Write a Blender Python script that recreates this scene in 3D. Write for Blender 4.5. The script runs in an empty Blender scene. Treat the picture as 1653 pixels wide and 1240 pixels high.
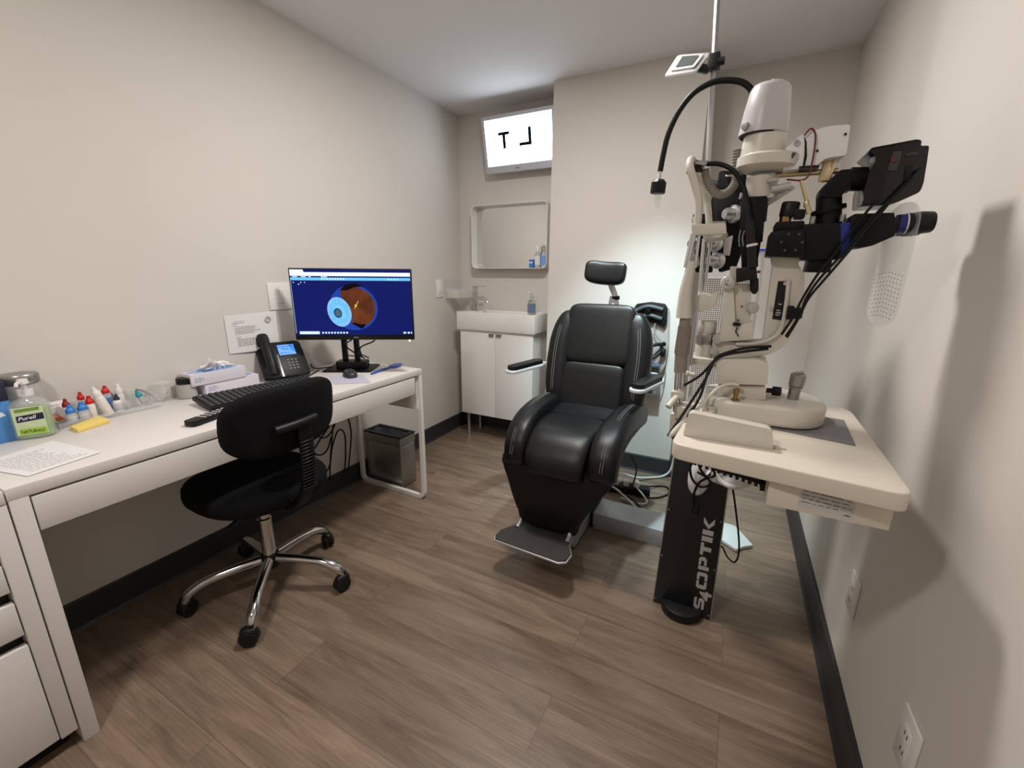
import bpy, bmesh, math, random
from mathutils import Vector as V, Matrix as Mx, Euler
random.seed(7)
SC = bpy.context.scene
COL = SC.collection
R = math.radians
# ---------------------------------------------------------------- materials
def lin(c):
    return tuple(((x/255)/12.92 if x/255 <= .04045 else ((x/255+.055)/1.055)**2.4) for x in c) + (1,)
MATS = {}
def mat(name, rgb, rough=.5, metal=0, var=.04, scale=30, bump=0, trans=0, ior=1.45, spec=.5, emit=None, es=1, coat=0, stretch=None, alpha=1):
    if name in MATS: return MATS[name]
    m = bpy.data.materials.new(name); m.use_nodes = True
    nt = m.node_tree; N = nt.nodes; L = nt.links
    b = N['Principled BSDF']; c = lin(rgb)
    b.inputs['Roughness'].default_value = rough; b.inputs['Metallic'].default_value = metal
    b.inputs['Base Color'].default_value = c
    b.inputs['Specular IOR Level'].default_value = spec
    b.inputs['IOR'].default_value = ior
    b.inputs['Coat Weight'].default_value = coat
    b.inputs['Transmission Weight'].default_value = trans
    b.inputs['Alpha'].default_value = alpha
    if emit:
        b.inputs['Emission Color'].default_value = lin(emit); b.inputs['Emission Strength'].default_value = es
    if var or bump:
        tc = N.new('ShaderNodeTexCoord'); nz = N.new('ShaderNodeTexNoise')
        nz.inputs['Scale'].default_value = scale; nz.inputs['Detail'].default_value = 4
        if stretch:
            mp = N.new('ShaderNodeMapping'); mp.inputs['Scale'].default_value = stretch
            L.new(tc.outputs['Object'], mp.inputs['Vector']); L.new(mp.outputs['Vector'], nz.inputs['Vector'])
        else:
            L.new(tc.outputs['Object'], nz.inputs['Vector'])
        if var and not emit:
            mx = N.new('ShaderNodeMix'); mx.data_type = 'RGBA'
            mx.inputs['A'].default_value = tuple(x*(1-var) for x in c[:3]) + (1,)
            mx.inputs['B'].default_value = tuple(min(1, x*(1+var)) for x in c[:3]) + (1,)
            L.new(nz.outputs['Fac'], mx.inputs['Factor']); L.new(mx.outputs['Result'], b.inputs['Base Color'])
        if bump:
            bp = N.new('ShaderNodeBump'); bp.inputs['Strength'].default_value = bump; bp.inputs['Distance'].default_value = .002
            L.new(nz.outputs['Fac'], bp.inputs['Height']); L.new(bp.outputs['Normal'], b.inputs['Normal'])
    MATS[name] = m
    return m
def floor_mat():
    m = bpy.data.materials.new('wood_plank_floor'); m.use_nodes = True
    nt = m.node_tree; N = nt.nodes; L = nt.links; b = N['Principled BSDF']
    tc = N.new('ShaderNodeTexCoord'); mp = N.new('ShaderNodeMapping')
    mp.inputs['Location'].default_value = (.35, .04, 0)
    L.new(tc.outputs['Object'], mp.inputs['Vector'])
    br = N.new('ShaderNodeTexBrick'); br.offset = .37; br.offset_frequency = 2
    br.inputs['Scale'].default_value = 1; br.inputs['Brick Width'].default_value = 1.22; br.inputs['Row Height'].default_value = .18
    br.inputs['Mortar Size'].default_value = .0007; br.inputs['Mortar Smooth'].default_value = .3; br.inputs['Bias'].default_value = 0
    br.inputs['Color1'].default_value = (0, 0, 0, 1); br.inputs['Color2'].default_value = (1, 1, 1, 1); br.inputs['Mortar'].default_value = (.5, .5, .5, 1)
    L.new(mp.outputs['Vector'], br.inputs['Vector'])
    # each plank shifts the grain
    ad = N.new('ShaderNodeVectorMath'); ad.operation = 'MULTIPLY_ADD'
    L.new(br.outputs['Color'], ad.inputs[0]); ad.inputs[1].default_value = (7, 13, 5); L.new(mp.outputs['Vector'], ad.inputs[2])
    st = N.new('ShaderNodeMapping'); st.inputs['Scale'].default_value = (1.1, 9, 1); L.new(ad.outputs['Vector'], st.inputs['Vector'])
    n1 = N.new('ShaderNodeTexNoise'); n1.inputs['Scale'].default_value = 2.2; n1.inputs['Detail'].default_value = 7; n1.inputs['Roughness'].default_value = .62; n1.inputs['Distortion'].default_value = .8
    L.new(st.outputs['Vector'], n1.inputs['Vector'])
    st2 = N.new('ShaderNodeMapping'); st2.inputs['Scale'].default_value = (3, 90, 1); L.new(ad.outputs['Vector'], st2.inputs['Vector'])
    n2 = N.new('ShaderNodeTexNoise'); n2.inputs['Scale'].default_value = 2; n2.inputs['Detail'].default_value = 3
    L.new(st2.outputs['Vector'], n2.inputs['Vector'])
    # cathedral rings
    st3 = N.new('ShaderNodeMapping'); st3.inputs['Scale'].default_value = (.55, 5.5, 1); L.new(ad.outputs['Vector'], st3.inputs['Vector'])
    wv = N.new('ShaderNodeTexWave'); wv.wave_type = 'RINGS'; wv.inputs['Scale'].default_value = 5; wv.inputs['Distortion'].default_value = 5; wv.inputs['Detail'].default_value = 2; wv.inputs['Detail Scale'].default_value = .8
    L.new(st3.outputs['Vector'], wv.inputs['Vector'])
    cr = N.new('ShaderNodeValToRGB'); e = cr.color_ramp.elements
    e[0].position = .25; e[0].color = lin((104, 87, 72)); e[1].position = .78; e[1].color = lin((164, 141, 121))
    L.new(n1.outputs['Fac'], cr.inputs['Fac'])
    m1 = N.new('ShaderNodeMix'); m1.data_type = 'RGBA'; m1.blend_type = 'MULTIPLY'; m1.inputs['Factor'].default_value = .34
    L.new(cr.outputs['Color'], m1.inputs['A']); L.new(n2.outputs['Fac'], m1.inputs['B'])
    m2 = N.new('ShaderNodeMix'); m2.data_type = 'RGBA'; m2.blend_type = 'MULTIPLY'; m2.inputs['Factor'].default_value = .10
    L.new(m1.outputs['Result'], m2.inputs['A']); L.new(wv.outputs['Color'], m2.inputs['B'])
    # plank tint
    mt = N.new('ShaderNodeMapRange'); mt.inputs['To Min'].default_value = .90; mt.inputs['To Max'].default_value = 1.15
    L.new(br.outputs['Color'], mt.inputs['Value'])
    m3 = N.new('ShaderNodeMix'); m3.data_type = 'RGBA'; m3.blend_type = 'MULTIPLY'; m3.inputs['Factor'].default_value = 1
    L.new(m2.outputs['Result'], m3.inputs['A']); L.new(mt.outputs['Result'], m3.inputs['B'])
    m4 = N.new('ShaderNodeMix'); m4.data_type = 'RGBA'; m4.inputs['B'].default_value = lin((80, 66, 55))
    L.new(br.outputs['Fac'], m4.inputs['Factor']); L.new(m3.outputs['Result'], m4.inputs['A'])
    L.new(m4.outputs['Result'], b.inputs['Base Color'])
    b.inputs['Roughness'].default_value = .33; b.inputs['Specular IOR Level'].default_value = .5
    bp = N.new('ShaderNodeBump'); bp.inputs['Strength'].default_value = .12; bp.inputs['Distance'].default_value = .002
    L.new(n2.outputs['Fac'], bp.inputs['Height']); L.new(bp.outputs['Normal'], b.inputs['Normal'])
    return m
def dots_mat(name, base, dot, steps, rad, axes, zmin=None, zmax=None, trans=0, rough=.3, alpha=1):
    """regular grid of small dots in object space; axes = two coordinate indices; outside zmin..zmax no dots"""
    m = bpy.data.materials.new(name); m.use_nodes = True
    nt = m.node_tree; N = nt.nodes; L = nt.links; b = N['Principled BSDF']
    b.inputs['Roughness'].default_value = rough; b.inputs['Transmission Weight'].default_value = trans; b.inputs['IOR'].default_value = 1.2
    tc = N.new('ShaderNodeTexCoord'); sp = N.new('ShaderNodeSeparateXYZ'); L.new(tc.outputs['Object'], sp.inputs[0])
    def mth(op, a, bb=None):
        n = N.new('ShaderNodeMath'); n.operation = op
        for i, v in enumerate((a, bb)):
            if v is None: continue
            if isinstance(v, (int, float)): n.inputs[i].default_value = v
            else: L.new(v, n.inputs[i])
        return n.outputs[0]
    ds = []
    for a, step in zip(axes, steps if isinstance(steps, tuple) else (steps, steps)):
        f = mth('SUBTRACT', mth('FRACT', mth('DIVIDE', sp.outputs[a], step)), .5)
        ds.append(mth('MULTIPLY', f, f))
    d = mth('LESS_THAN', mth('ADD', ds[0], ds[1]), rad*rad)
    if zmax is not None: d = mth('MULTIPLY', d, mth('LESS_THAN', sp.outputs[2], zmax))
    mx = N.new('ShaderNodeMix'); mx.data_type = 'RGBA'
    mx.inputs['A'].default_value = lin(base); mx.inputs['B'].default_value = lin(dot)
    L.new(d, mx.inputs['Factor']); L.new(mx.outputs['Result'], b.inputs['Base Color'])
    if trans:
        L.new(mth('MULTIPLY', mth('SUBTRACT', 1, d), trans), b.inputs['Transmission Weight'])
    if alpha < 1:
        L.new(mth('MAXIMUM', d, alpha), b.inputs['Alpha'])
    return m
# ---------------------------------------------------------------- mesh builder
def spow(x, p): return math.copysign(abs(x)**p, x)
def basis(d):
    d = V(d).normalized(); a = V((0, 0, 1)) if abs(d.z) < .9 else V((1, 0, 0))
    u = a.cross(d).normalized(); return u, d.cross(u), d
def cr(pts, res):
    """catmull-rom"""
    P = [V(p) for p in pts]
    if len(P) < 3 or res < 2: return P
    Q = [2*P[0]-P[1]] + P + [2*P[-1]-P[-2]]; out = []
    for i in range(1, len(Q)-2):
        for k in range(res):
            t = k/res; a, b, c, d = Q[i-1:i+3]
            out.append(.5*((2*b) + (c-a)*t + (2*a-5*b+4*c-d)*t*t + (3*b-a-3*c+d)*t**3))
    return out + [P[-1]]
class MB:
    def __init__(s): s.v = []; s.f = []; s.m = []; s.mi = 0
    def add(s, vs, fs):
        o = len(s.v); s.v += [V(v) for v in vs]
        for f in fs: s.f.append([i+o for i in f]); s.m.append(s.mi)
        return s
    def _bm(s, bm, M=None):
        bm.verts.index_update(); vs = [(M @ v.co if M else v.co.copy()) for v in bm.verts]
        s.add(vs, [[v.index for v in f.verts] for f in bm.faces]); bm.free(); return s
    def box(s, x0, y0, z0, x1, y1, z1, bev=0, seg=2):
        return s.obox(((x0+x1)/2, (y0+y1)/2, (z0+z1)/2), (abs(x1-x0), abs(y1-y0), abs(z1-z0)), None, bev, seg)
    def obox(s, c, size, rot=None, bev=0, seg=2):
        bm = bmesh.new(); bmesh.ops.create_cube(bm, size=1)
        for v in bm.verts: v.co = V((v.co.x*size[0], v.co.y*size[1], v.co.z*size[2]))
        if bev: bmesh.ops.bevel(bm, geom=bm.edges[:], offset=bev, segments=seg, affect='EDGES', profile=.5, clamp_overlap=True)
        M = Mx.Translation(V(c))
        if rot is not None: M = M @ (rot.to_4x4() if isinstance(rot, Mx) else Euler([R(a) for a in rot]).to_matrix().to_4x4())
        return s._bm(bm, M)
    def prism(s, poly, vec, bev=0, seg=2):
        bm = bmesh.new(); vec = V(vec); a = [bm.verts.new(V(p)) for p in poly]; b = [bm.verts.new(V(p)+vec) for p in poly]; n = len(poly)
        bm.faces.new(a[::-1]); bm.faces.new(b)
        for i in range(n): bm.faces.new((a[i], a[(i+1) % n], b[(i+1) % n], b[i]))
        bmesh.ops.recalc_face_normals(bm, faces=bm.faces[:])
        if bev: bmesh.ops.bevel(bm, geom=bm.edges[:], offset=bev, segments=seg, affect='EDGES', profile=.5, clamp_overlap=True)
        return s._bm(bm)
    def rplate(s, c, ux, uy, w, h, r, t, bev=0, n=6):
        """rounded rectangle in the plane ux, uy, grown by t along ux x uy"""
        c = V(c); ux = V(ux).normalized(); uy = V(uy); uy = (uy-ux*uy.dot(ux)).normalized(); nz = ux.cross(uy); P = []
        for sx, sy, a0 in ((1, 1, 0), (-1, 1, 90), (-1, -1, 180), (1, -1, 270)):
            for k in range(n+1):
                a = R(a0+90*k/n); P.append(c+ux*(sx*(w/2-r)+r*math.cos(a))+uy*(sy*(h/2-r)+r*math.sin(a)))
        return s.prism(P, nz*t, bev)
    def cyl(s, p0, p1, r0, r1=None, n=20, bev=0):
        p0 = V(p0); p1 = V(p1); r1 = r0 if r1 is None else r1; L = (p1-p0).length
        if bev: return s.lathe([(0, 0), (r0-bev, 0), (r0, bev), (r1, L-bev), (r1-bev, L), (0, L)], p0, p1-p0, n)
        return s.lathe([(0, 0), (r0, 0), (r1, L), (0, L)], p0, p1-p0, n)
    def lathe(s, prof, o, axis=(0, 0, 1), n=28):
        u, v, d = basis(axis); o = V(o); vs = []; fs = []; idx = []
        for r, h in prof:
            if r < 1e-6: idx.append([len(vs)]); vs.append(o+d*h)
            else:
                idx.append(list(range(len(vs), len(vs)+n)))
                for k in range(n):
                    a = 2*math.pi*k/n; vs.append(o+d*h+u*(r*math.cos(a))+v*(r*math.sin(a)))
        for A, B in zip(idx, idx[1:]):
            for k in range(n):
                j = (k+1) % n
                if len(A) == 1 and len(B) == 1: continue
                if len(A) == 1: fs.append((A[0], B[j], B[k]))
                elif len(B) == 1: fs.append((A[k], A[j], B[0]))
                else: fs.append((A[k], A[j], B[j], B[k]))
        return s.add(vs, fs)
    def tube(s, pts, r, n=10, res=6, closed=False):
        P = cr(pts, res); m = len(P); rs = r if isinstance(r, (list, tuple)) else [r, r]
        def rad(i):
            t = i/(m-1)*(len(rs)-1); k = min(int(t), len(rs)-2); return rs[k]+(rs[k+1]-rs[k])*(t-k)
        vs = []; fs = []; u = None
        for i, p in enumerate(P):
            d = ((P[min(i+1, m-1)]-P[max(i-1, 0)])).normalized()
            if u is None: u = basis(d)[0]
            u = (u-d*u.dot(d)).normalized(); w = d.cross(u); rr = rad(i)
            for k in range(n):
                a = 2*math.pi*k/n; vs.append(p+u*(rr*math.cos(a))+w*(rr*math.sin(a)))
        for i in range(m-1):
            for k in range(n):
                j = (k+1) % n; fs.append((i*n+k, i*n+j, (i+1)*n+j, (i+1)*n+k))
        fs.append(list(range(n))[::-1]); fs.append([(m-1)*n+k for k in range(n)])
        return s.add(vs, fs)
    def sweepx(s, path, w, t, e=.5, n=28, res=6):
        """sections across a path lying in a plane x = const: width along X, thickness along the in-plane normal"""
        P = cr(path, res); m = len(P)
        def val(a, i):
            if not isinstance(a, (list, tuple)): return a
            q = i/(m-1)*(len(a)-1); k = min(int(q), len(a)-2); f = q-k; f = f*f*(3-2*f) if len(a) < 6 else f; return a[k]+(a[k+1]-a[k])*f
        vs = []; fs = []
        for i, p in enumerate(P):
            d = (P[min(i+1, m-1)]-P[max(i-1, 0)]).normalized(); X = V((1, 0, 0)); N = d.cross(X).normalized()
            for k in range(n):
                a = 2*math.pi*k/n; vs.append(p+X*(val(w, i)/2*spow(math.cos(a), e))+N*(val(t, i)/2*spow(math.sin(a), e)))
        for i in range(m-1):
            for k in range(n):
                j = (k+1) % n; fs.append((i*n+k, i*n+j, (i+1)*n+j, (i+1)*n+k))
        # domed ends
        for base, p, q in ((0, P[0], P[1]), ((m-1)*n, P[-1], P[-2])):
            o = len(vs); d = (p-q).normalized(); tt = val(t, 0 if base == 0 else m-1)
            for k in range(n): vs.append(p+(vs[base+k]-p)*.8+d*tt*.12)
            rng = list(range(n))
            for k in range(n): fs.append((base+k, base+(k+1) % n, o+(k+1) % n, o+k))
            fs.append([o+k for k in rng])
        return s.add(vs, fs)
    def ell(s, c, rad, rot=None, e1=1, e2=1, nu=32, nv=18):
        M = Mx.Translation(V(c)) @ ((rot.to_4x4() if isinstance(rot, Mx) else Euler([R(a) for a in rot]).to_matrix().to_4x4()) if rot is not None else Mx())
        vs = [M @ V((0, 0, -rad[2]))]; fs = []
        for i in range(1, nv):
            b = -math.pi/2+math.pi*i/nv
            for k in range(nu):
                a = 2*math.pi*k/nu; cb = spow(math.cos(b), e1)
                vs.append(M @ V((rad[0]*cb*spow(math.cos(a), e2), rad[1]*cb*spow(math.sin(a), e2), rad[2]*spow(math.sin(b), e1))))
        vs.append(M @ V((0, 0, rad[2]))); T = len(vs)-1
        for k in range(nu):
            j = (k+1) % nu; fs.append((0, 1+j, 1+k)); fs.append((T, T-nu+k, T-nu+j))
            for i in range(nv-2):
                a = 1+i*nu; fs.append((a+k, a+j, a+nu+j, a+nu+k))
        return s.add(vs, fs)
    def quad(s, a, b, c, d): return s.add([a, b, c, d], [(0, 1, 2, 3)])
    def text(s, txt, o, ux, uy, h, depth=.0004, align='LEFT', sx=1, bold=0, shear=0):
        """lettering from the built-in font, laid out on ux (writing direction) and uy (up)"""
        cu = bpy.data.curves.new('t', 'FONT'); cu.body = txt; cu.size = 1; cu.align_x = align; cu.offset = bold; cu.shear = shear; cu.fill_mode = 'BOTH'; cu.extrude = 0; cu.resolution_u = 3
        ob = bpy.data.objects.new('t', cu); COL.objects.link(ob); bpy.context.view_layer.update()
        me = bpy.data.meshes.new_from_object(ob.evaluated_get(bpy.context.evaluated_depsgraph_get()))
        ux = V(ux).normalized(); uy = V(uy).normalized(); nz = ux.cross(uy); o = V(o); k = h/.7
        s.add([o+ux*(v.co.x*k*sx)+uy*(v.co.y*k)+nz*depth for v in me.vertices], [list(p.vertices) for p in me.polygons])
        bpy.data.objects.remove(ob); bpy.data.curves.remove(cu); bpy.data.meshes.remove(me); return s
    def build(s, name, mats, parent=None, ang=38, smooth=True, label=None):
        mats = mats if isinstance(mats, (list, tuple)) else [mats]
        lo = V((min(v[i] for v in s.v) for i in range(3))); hi = V((max(v[i] for v in s.v) for i in range(3)))
        o = (lo+hi)/2
        if parent is None: o.z = lo.z
        me = bpy.data.meshes.new(name); me.from_pydata([v-o for v in s.v], [], s.f)
        for m in mats: me.materials.append(m)
        for p, i in zip(me.polygons, s.m): p.material_index = i; p.use_smooth = smooth
        bm = bmesh.new(); bm.from_mesh(me); bmesh.ops.recalc_face_normals(bm, faces=bm.faces[:]) if not getattr(s, 'keep', False) else None; bm.to_mesh(me); bm.free()
        if smooth: me.set_sharp_from_angle(angle=R(ang))
        ob = bpy.data.objects.new(name, me); COL.objects.link(ob)
        WP[ob.name] = o
        if parent is not None: ob.parent = parent; ob.location = o-WP[parent.name]
        else: ob.location = o
        if label: ob['label'] = label
        return ob
WP = {}
def tag(o, label, cat, group=None, kind=None):
    o['label'] = label; o['category'] = cat
    if group: o['group'] = group
    if kind: o['kind'] = kind
    return o
def thing(name, label, cat, loc, group=None):
    o = bpy.data.objects.new(name, None); o.empty_display_size = .05; COL.objects.link(o)
    o.location = loc; WP[o.name] = V(loc)
    return tag(o, label, cat, group)
def struct(o, label=None):
    o['kind'] = 'structure'
    if label: o['label'] = label
    return o
def lines(mb, o, ux, uy, rows, h, depth=.0004):
    """rows of print: (offset along ux, offset along uy, length)"""
    ux = V(ux).normalized(); uy = V(uy).normalized(); n = ux.cross(uy)*depth; o = V(o)
    for x, y, l in rows:
        k = 0
        while k < l-.001:
            q = min(l-k, random.uniform(.006, .016)); p = o+ux*(x+k)+uy*y+n
            mb.quad(p, p+ux*q, p+ux*q+uy*h, p+uy*h); k += q+.003
    return mb
# ---------------------------------------------------------------- palette
WALL = mat('wall_paint', (214, 208, 201), .75, var=.012, scale=5, spec=.2)
CEIL = mat('ceiling_paint', (232, 232, 233), .85, var=.01, scale=5, spec=.15)
BASEB = mat('rubber_baseboard', (50, 50, 52), .45, var=.06, scale=12)
WHITE = mat('white_laminate', (220, 215, 211), .38, var=.012, scale=14)
GLOSSW = mat('white_gloss', (232, 230, 226), .22, var=.012, scale=9)
CERAM = mat('white_ceramic', (235, 232, 228), .12, var=.01, scale=6, coat=.4)
BLACKP = mat('black_plastic', (19, 19, 20), .45, spec=.35, var=.1, scale=60)
BLACKM = mat('black_matt_metal', (12, 12, 13), .5, spec=.25, var=.1, scale=50)
BLACKG = mat('black_gloss_plastic', (14, 14, 16), .18, var=.05, scale=40)
FABRIC = mat('black_fabric', (16, 16, 18), .9, var=.25, scale=500, bump=.5, spec=.2)
LEATH = mat('black_leather', (14, 14, 15), .4, var=.12, scale=140, bump=.22, spec=.42)
STITCH = mat('pale_stitching', (116, 112, 108), .7, var=.05)
CHROME = mat('chrome', (208, 208, 210), .1, 1, var=.02, scale=10)
STEEL = mat('brushed_steel', (158, 156, 154), .34, .8, var=.08, scale=40, stretch=(1, 1, 30))
ALU = mat('satin_aluminium', (186, 186, 187), .35, .9, var=.03, scale=20)
SILVER = mat('silver_paint', (176, 178, 180), .4, .35, var=.02, scale=20)
BEIGE = mat('cream_enamel', (202, 197, 186), .34, var=.014, scale=12, coat=.15)
BEIGE2 = mat('cream_table_enamel', (212, 204, 190), .4, var=.012, scale=12)
TAUPE = mat('taupe_plastic', (136, 126, 116), .5, var=.03, scale=20)
COOLW = mat('cool_white_plastic', (222, 221, 222), .36, var=.012, scale=12)
GREYW = mat('pale_grey_plastic', (186, 183, 184), .35, var=.014, scale=12)
BRASS = mat('brass', (150, 124, 78), .3, 1, var=.04, scale=30)
BRASSP = mat('pale_brass_rod', (206, 188, 150), .3, .8, var=.03, scale=30)
GREYMAT = mat('grey_rubber', (112, 110, 112), .7, var=.05, scale=80)
PAPER = mat('white_paper', (228, 226, 226), .8, var=.012, scale=20)
INK = mat('grey_print', (176, 172, 172), .8, var=.03)
INKD = mat('dark_print', (40, 38, 38), .7, var=.03)
def glass(name, rgb, rough=.03, ior=1.45): return mat(name, rgb, rough, 0, var=.01, scale=8, trans=1, ior=ior)
CLEAR = glass('clear_plastic', (246, 248, 247), .04, 1.35)
ACRYL = mat('clear_acrylic', (240, 242, 241), .06, 0, var=.01, scale=8, trans=.0, alpha=.22, spec=.6)
MIRROR = mat('mirror_glass', (226, 226, 224), .012, 1, var=0)
BLUE = mat('blue_plastic', (38, 76, 164), .35, var=.04)
CABLEK = mat('black_cable', (10, 10, 11), .5, spec=.3, var=.1, scale=90)
CABLEW = mat('white_cable', (214, 214, 212), .45, var=.02, scale=60)
# ================================================================ the room
H = 2.333
XL, XR = -.02, 2.316
YF = -3.3
BX = 1.665
o = MB().box(XL-.1, YF-.1, -.06, XR+.1, 1.6, 0).build('floor', floor_mat()); struct(o)
o = MB().box(XL-.1, YF-.1, H, XR+.1, 1.6, H+.08).build('ceiling', CEIL); struct(o)
o = MB().box(XL-.1, YF-.1, 0, XL, 1.6, H).build('wall_left', WALL); struct(o)
o = MB().box(XR, YF-.1, 0, XR+.1, 1.6, H).build('wall_right', WALL); struct(o)
o = MB().box(XL, 1.162, 0, .82, 1.6, H).build('wall_back', WALL); struct(o)
o = MB().box(.811, .936, 0, BX, 1.6, H).build('wall_back_center', WALL); struct(o)
o = MB().box(BX-.01, 1.228, 0, XR, 1.6, H).build('wall_back_right', WALL); struct(o)
o = MB().box(XL, YF-.1, 0, XR, YF, H).build('wall_front', WALL); struct(o)
hb = .11
def basebd(name, a, b, n):
    a = V(a); b = V(b); n = V(n).normalized(); m = MB()
    m.prism([a, a+n*.022, a+n*.014+V((0, 0, .012)), a+n*.011+V((0, 0, hb-.004)), a+n*.008+V((0, 0, hb)), a+V((0, 0, hb))], b-a)
    struct(m.build(name, BASEB, ang=25))
basebd('baseboard_left', (XL, YF, 0), (XL, 1.162, 0), (1, 0, 0))
basebd('baseboard_right', (XR, YF, 0), (XR, 1.228, 0), (-1, 0, 0))
basebd('baseboard_back', (XL, 1.162, 0), (.811, 1.162, 0), (0, -1, 0))
basebd('baseboard_back_center', (.811, .936, 0), (BX, .936, 0), (0, -1, 0))
basebd('baseboard_back_center_side', (BX, .936, 0), (BX, 1.228, 0), (1, 0, 0))
basebd('baseboard_back_right', (BX, 1.228, 0), (XR, 1.228, 0), (0, -1, 0))
basebd('baseboard_back_side', (.811, .936, 0), (.811, 1.162, 0), (-1, 0, 0))
# ---------------------------------------------------------------- wall plates
def plate_x(name, label, cat, x, y0, y1, z0, z1, side, slots=(), rocker=False):
    """plate on a wall x = const; side = +1 faces +X"""
    t = thing(name, label, cat, (x, (y0+y1)/2, z0))
    m = MB(); xx = (x, x+.007*side); m.box(min(xx), y0, z0, max(xx), y1, z1, .003)
    m.build('cover_plate', GLOSSW, t)
    m = MB()
    if rocker:
        yc = (y0+y1)/2; m.box(min(x+.006*side, x+.011*side), yc-.016, (z0+z1)/2-.033, max(x+.006*side, x+.011*side), yc+.016, (z0+z1)/2+.033, .002)
        m.build('rocker', GLOSSW, t)
    else:
        yc = (y0+y1)/2; zc = (z0+z1)/2
        m.box(min(x+.006*side, x+.009*side), yc-.017, zc-.034, max(x+.006*side, x+.009*side), yc+.017, zc+.034, .002); m.build('socket_face', GLOSSW, t)
        m = MB()
        for dz in (-.019, .019):
            for dy in (-.006, .006): m.box(min(x+.0088*side, x+.0096*side), yc+dy-.001, zc+dz-.005, max(x+.0088*side, x+.0096*side), yc+dy+.001, zc+dz+.005)
        m.build('slots', INKD, t)
    return t
plate_x('light_switch', 'narrow white light switch plate on the left wall beside the corner shelf', 'light switch', XL, .83, .905, 1.063, 1.19, 1, rocker=True)
plate_x('wall_plate', 'white wall plate half hidden behind the left edge of the monitor', 'wall plate', XL, -.445, -.33, 1.059, 1.184, 1, rocker=True)
plate_x('wall_outlet', 'white power outlet on right wall under the instrument table', 'outlet', XR, -.397, -.318, .30, .415, -1)
plate_x('wall_outlet', 'white wall plate low on right wall nearest the bottom right corner', 'outlet', XR, -.85, -.77, .30, .42, -1)
# paper on the left wall
t = thing('wall_notice', 'white printed sheet stuck to left wall behind the phone', 'paper', (XL+.003, -.53, .876))
m = MB(); P = []
for i in range(9):
    for j in range(6):
        u, w = i/8, j/5
        y = -.655+.235*u; z = .885+.165*w-.012*u*(1-w)+.006*u
        P.append((XL+.003+.006*math.sin(u*math.pi)*(1-w)+.016*w*w*max(0, u-.7), y, z))
m.add(P, [(i*6+j, (i+1)*6+j, (i+1)*6+j+1, i*6+j+1) for i in range(8) for j in range(5)]); m.keep = True
m.build('sheet', PAPER, t)
m = MB(); rows = [(.03, .135, .05), (.03, .125, .02)]+[(.035, .112-.009*k, random.uniform(.08, .13)) for k in range(4)]+[(.035, .068, .02)]+[(.04, .058-.009*k, random.uniform(.08, .12)) for k in range(4)]
lines(m, (XL+.0105, -.655, .885), (0, 1, 0), (0, 0, 1), rows, .003); m.build('print', INK, t)
m = MB(); m.lathe([(.008, 0), (.014, 0), (.014, .0006), (.008, .0006)], (XL+.0105, -.655+.19, .885+.135), (1, 0, 0), 18); m.build('emblem', INK, t)
# ================================================================ desk
YN = -1.468
t = thing('desk', 'long white laminate desk with a drawer front against left wall', 'desk', (.25, -.73, 0))
MB().box(XL+.014, YN, .72, .5, 0, .75, .0015).build('desktop', WHITE, t)
MB().box(XL+.03, YN+.001, 0, .5, YN+.034, .72, .0015).build('side_panel', WHITE, t)
MB().box(.482, YN+.037, .626, .5, -.058, .714, .0015).build('drawer_front', WHITE, t)
MB().box(XL+.06, YN+.05, .632, .478, -.06, .642).box(XL+.06, YN+.05, .642, XL+.07, -.06, .715).build('drawer_box', WHITE, t)
MB().box(XL+.03, -.036, .533, .484, -.022, .72).build('end_apron', WHITE, t)
m = MB(); w = .02
pts = [(.489, -.012, .72), (.489, -.012, .05)]
for k in range(7):
    a = R(15*k); pts.append((.489-.035+.035*math.cos(a), -.012, .0115+.035-.035*math.sin(a)))
pts += [(.08, -.012, .0115)]
for k in range(7):
    a = R(15*k); pts.append((.055-.035*math.sin(a), -.012, .0115+.035-.035*math.cos(a)))
pts += [(.02, -.012, .1), (.02, -.012, .72)]
# square tube frame
P = [V(p) for p in pts]; vs = []; fs = []
for i, p in enumerate(P):
    d = (P[min(i+1, len(P)-1)]-P[max(i-1, 0)]).normalized(); n = d.cross(V((0, 1, 0))).normalized()
    for a, b in ((1, 1), (-1, 1), (-1, -1), (1, -1)): vs.append(p+n*(.0105*a)+V((0, .011*b, 0)))
for i in range(len(P)-1):
    for k in range(4): j = (k+1) % 4; fs.append((i*4+k, i*4+j, i*4+4+j, i*4+4+k))
fs += [(0, 1, 2, 3), tuple(len(vs)-4+k for k in range(4))]
m.add(vs, fs).build('sled_leg', GLOSSW, t, ang=30)
# drawer unit at the left edge of the picture
t = thing('drawer_cabinet', 'white office drawer unit standing left of the desk', 'drawer unit', (.25, -1.66, 0))
y1, y0 = -1.4705, -1.85
MB().box(XL+.014, y0-.002, .717, .502, y1, .748, .002).build('top_panel', WHITE, t)
for ya, yb in ((y0, y0+.03), (y1-.032, y1)): MB().box(XL+.02, ya, .052, .5, yb, .716, .0015).build('side_panel', WHITE, t)
MB().box(XL+.02, y0+.03, .06, XL+.03, y1-.032, .716).build('back_panel', WHITE, t)
for za, zb in ((.604, .71), (.504, .575), (.385, .474), (.056, .355)):
    if zb > .7: zb = .7
    MB().box(.478, y0+.032, za, .499, y1-.0345, zb, .0015).build('drawer_front', WHITE, t)
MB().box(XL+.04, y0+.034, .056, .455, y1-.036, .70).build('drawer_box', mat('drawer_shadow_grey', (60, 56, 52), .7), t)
MB().box(XL+.06, y0+.02, .0, .455, y1-.012, .052).build('plinth', BLACKP, t)
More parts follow.
